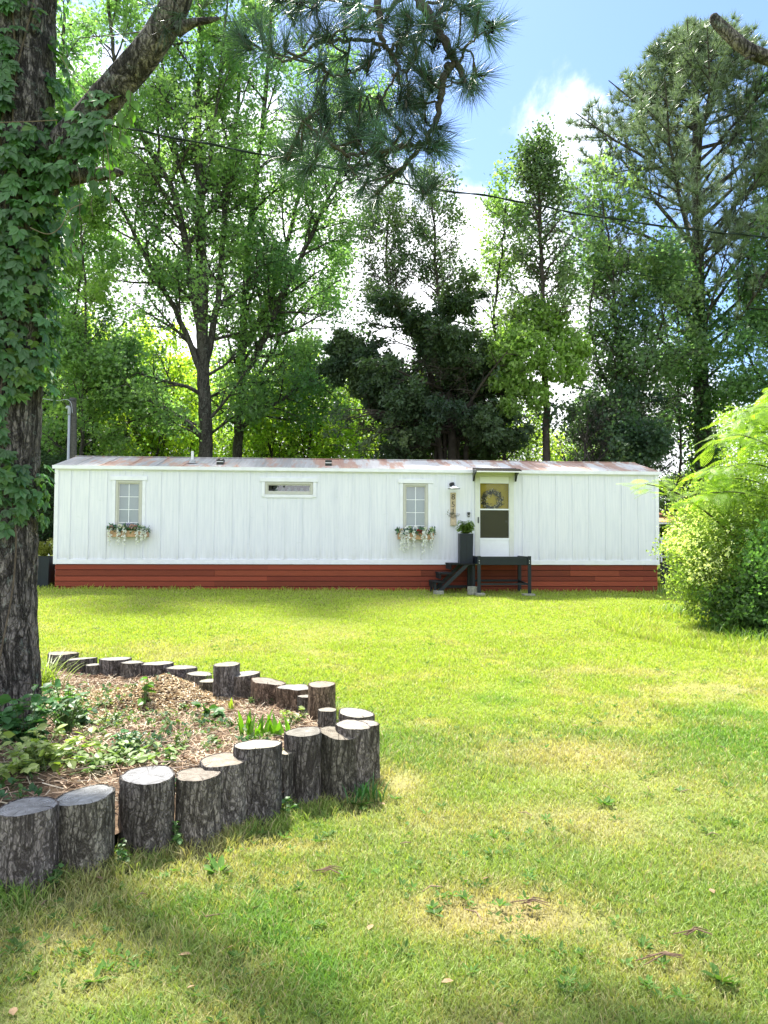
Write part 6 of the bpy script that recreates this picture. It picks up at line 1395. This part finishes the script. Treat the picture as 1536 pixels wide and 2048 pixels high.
for bi, (pts, r0, r1) in enumerate(MB_):
    Yb = 12.4 - rs.uniform(0, 1.1); P, R = smooth_path([at(x, y, lerp(12.4, Yb, i / (len(pts) - 1))) - mo for i, (x, y) in enumerate(pts)], [lerp(r0, r1, i / (len(pts) - 1)) for i in range(len(pts))], 5); st_.tube(P, R, 6)
    m_ = len(P); k = 110; f = rs.uniform(.12, 1, k) * (m_ - 1.01); i0 = f.astype(int); pos = np.array([tuple(P[i].lerp(P[i + 1], ff - i)) for i, ff in zip(i0, f)]) + rs.normal(0, .05, (k, 3)); dr_ = np.array([tuple((P[i + 1] - P[i]).normalized()) for i in i0])
    ax = dr_ * .6 + rnd_dirs(rs, k, -.05, .25) * .9; L = rs.uniform(.24, .46, k); mb.leaves(FR, FRF, pos, frames(ax, np.tile([0, 0, 1.], (k, 1)) + rs.normal(0, .16, (k, 3))), L, np.array([.19, .29, .05]) * rs.uniform(.75, 1.3, (k, 1)))
st_.build('branch', M_TBD, mi, smooth=True); mb.build('fronds', M_LEAFY, mi)
k = 34; 
for (px, py) in [(1345, 1190), (1400, 1235), (1450, 1262), (1500, 1280), (1345, 1230), (1530, 1290)]:
    q = ground_at(px, py); blades('tall_grass_tuft', {1345: 'tall grass at the left foot of the flowering shrub' if py == 1190 else 'grass tuft just in front of the left foot of the shrub', 1400: 'tall grass under the pale shrub, left of centre', 1450: 'tall grass below the darkest part of the shrubs', 1500: 'tall grass near the right edge in front of the shrubs', 1530: 'grass tuft cut by the right picture edge'}[px], 'grass', q.x, q.y + .15, q.z, 90, .26, .014, (.12, .20, .04), .22, .6, rs, 'tall grass tufts at the shrubs')

# ---------------------------------------------------------------- poles, wires, things behind the home
M_POLE = flat_mat('weathered_pole_wood', (.08, .08, .065), .9, .1, 20, .35, bump=.4); M_GREY = flat_mat('grey_conduit', (.30, .33, .36), .5, .4, 10, .06)
up_b = at(149, 915, 20.8); up_t = at(146, 796, 20.8); ut = thing('utility_pole', 'weathered wooden utility pole with a grey conduit behind the left end of the home', 'pole', (up_b.x, 20.8, g(up_b.x, 20.8))); uo = Vector(ut.location)
mb = MB(); mb.tube([Vector((0, 0, -.2)), Vector((0, 0, 1.5)), up_t - uo], [.115, .11, .095], 14); mb.build('post', M_POLE, ut, smooth=True)
ct = at(136, 815, 20.65) - uo; mb = MB(); mb.tube([Vector((ct.x + .03, -.15, 0)), Vector((ct.x + .03, -.15, 1.8)), ct + Vector((.04, 0, -.12))], [.034] * 3, 10); mb.build('conduit', M_GREY, ut, smooth=True)
mb = MB(); P, R = smooth_path([ct + Vector((.04, 0, -.2)), ct + Vector((.04, 0, -.04)), ct + Vector((.0, 0, .02)), ct + Vector((-.05, 0, -.03))], [.045, .045, .04, .03], 4); mb.tube(P, R, 10); mb.build('weatherhead', M_GREY, ut, smooth=True)
mb = MB(); P, R = smooth_path([at(145, 826, 20.6) - uo, at(142, 806, 20.6) - uo, at(132, 799, 20.6) - uo, at(110, 801, 20.6) - uo, at(40, 790, 20.6) - uo, at(-100, 770, 20.6) - uo], [.009] * 6, 5); mb.tube(P, R, 6); mb.build('service_wire', M_GREY, ut, smooth=True)
mb = MB(); mb.box((at(131, 798, 20.6) - uo).x, 0, -.1, -.06, up_t.z - uo.z - .09, up_t.z - uo.z - .05); mb.build('bracket', M_BLACK, ut)
M_CABLE = flat_mat('weathered_black_cable', (.02, .03, .026), .95, .05, 4, .3)
mb = MB(); cp = [(-300, 130, 12.5), (60, 212, 13), (230, 252, 13.4), (420, 289, 13.8), (640, 331, 14.2), (830, 372, 14.6), (1000, 396, 15), (1180, 431, 15.4), (1400, 461, 15.8), (1536, 474, 16.1), (1800, 500, 16.6), (2100, 515, 17.3)]
P, R = smooth_path([at(*c) for c in cp], [.014] * len(cp), 10); mb.tube(P, R, 7)
P2 = [p + Vector((0, .022 * math.cos(i * .9), .024 * math.sin(i * .9))) for i, p in enumerate(P)]; mb.tube(P2, [.009] * len(P2), 6)
o = mb.build('overhead_cable', M_CABLE, smooth=True); tag(o, 'thick twisted dark overhead cable crossing above the home', 'cable')
mb = MB(); P, R = smooth_path([at(960, 393, 14.95), at(972, 412, 14.95), at(992, 428, 14.95), at(1010, 418, 14.97), at(1022, 400, 15)], [.008] * 5, 5); mb.tube(P, R, 5); o = mb.build('hanging_twig', M_CABLE); tag(o, 'thin bent twig hooked over the thick overhead cable', 'twig')
mb = MB(); cp = [(-100, 330, 19), (200, 366, 19), (420, 402, 19), (640, 437, 19), (860, 475, 19), (1000, 500, 19), (1250, 545, 19), (1400, 566, 19), (1536, 584, 19), (1900, 630, 19)]
P, R = smooth_path([at(*c) for c in cp], [.008] * len(cp), 6); mb.tube(P, R, 5); o = mb.build('overhead_wire', M_CABLE, smooth=True); tag(o, 'thin second overhead wire below the thick cable', 'wire')
# behind the right end: dark back deck, white rail, shed roof edge
bx = at(1333, 1150, 19.5); bd = thing('back_deck', 'dark wooden deck seen just past the right end of the home', 'deck', (bx.x, 19.5, g(bx.x, 19.5))); bo = Vector(bd.location); zt = (at(1333, 1126, 19.5) - bo).z
mb = MB(); mb.box(-.15, 1.1, -.02, .9, zt - .04, zt); mb.build('floor', M_WORN, bd); mb = MB(); mb.box(-.148, 1.098, -.045, -.021, zt - .24, zt - .02); mb.build('fascia', M_DARK, bd)
for u in (-.14, .35, .95): mb = MB(); mb.box(u, u + .09, -.02, .07, -.05, zt - .045); mb.build('leg', M_DARK, bd)
mb = MB(); mb.box(-.05, .9, .0, .03, zt * .35, zt * .35 + .1); mb.build('rail', M_DARK, bd)
wb = at(1345, 1088, 20.5); wf = thing('white_railing', 'white painted railing behind the right end of the home', 'railing', (wb.x, 20.5, g(wb.x, 20.5))); wo_ = Vector(wf.location); zt = (at(1345, 1075, 20.5) - wo_).z; mb = MB(); mb.box(-.35, 1.2, -.02, .02, zt - .06, zt); mb.build('top_rail', M_TRIM, wf); mb = MB(); mb.box(-.35, 1.2, -.015, .015, zt - .55, zt - .49); mb.build('bottom_rail', M_TRIM, wf)
for k in range(10): mb = MB(); mb.box(-.33 + k * .16, -.29 + k * .16, -.012, .012, zt - .49 if k % 5 else -.05, zt - .06); mb.build('baluster', M_TRIM, wf)
sb = at(1350, 1043, 23); sh = thing('lean_to_shed', 'low shed with a rusty orange roof edge beyond the right end of the home', 'shed', (sb.x + .5, 23, g(sb.x, 23))); so_ = Vector(sh.location); zt = (at(1350, 1046, 23) - so_).z
mb = MB(); mb.prism([(0, zt), (2.2, zt + .45), (2.2, zt + .49), (0, zt + .04)], 'x', -1.4, 1.6); mb.build('roof', flat_mat('rusty_sheet', (.42, .22, .12), .7, .2, 8, .3), sh)
mb = MB(); mb.box(-1.4, 1.6, -.04, -.002, zt - .035, zt + .02); mb.build('eave_board', M_TRIM, sh)
for u in (-1.3, 1.4):
    mb = MB(); mb.box(u, u + .09, .02, .11, -.05, zt - .002); mb.build('post', M_POLE, sh)
sb = at(93, 1089, 19.5); mb = MB(); bsn = thing('garden_table', 'white topped table partly hidden behind the left planter', 'table', (sb.x - .15, 19.5, g(sb.x, 19.5))); zt = sb.z - g(sb.x, 19.5)
mb.box(-.3, .35, -.25, .25, zt, zt + .03); mb.build('table_top', M_TRIM, bsn, bevel=.01)
for a, b in ((-.27, -.22), (.3, -.22), (-.27, .2), (.3, .2)): mb = MB(); mb.box(a, a + .03, b, b + .03, 0, zt - .001); mb.build('leg', M_TRIM, bsn)
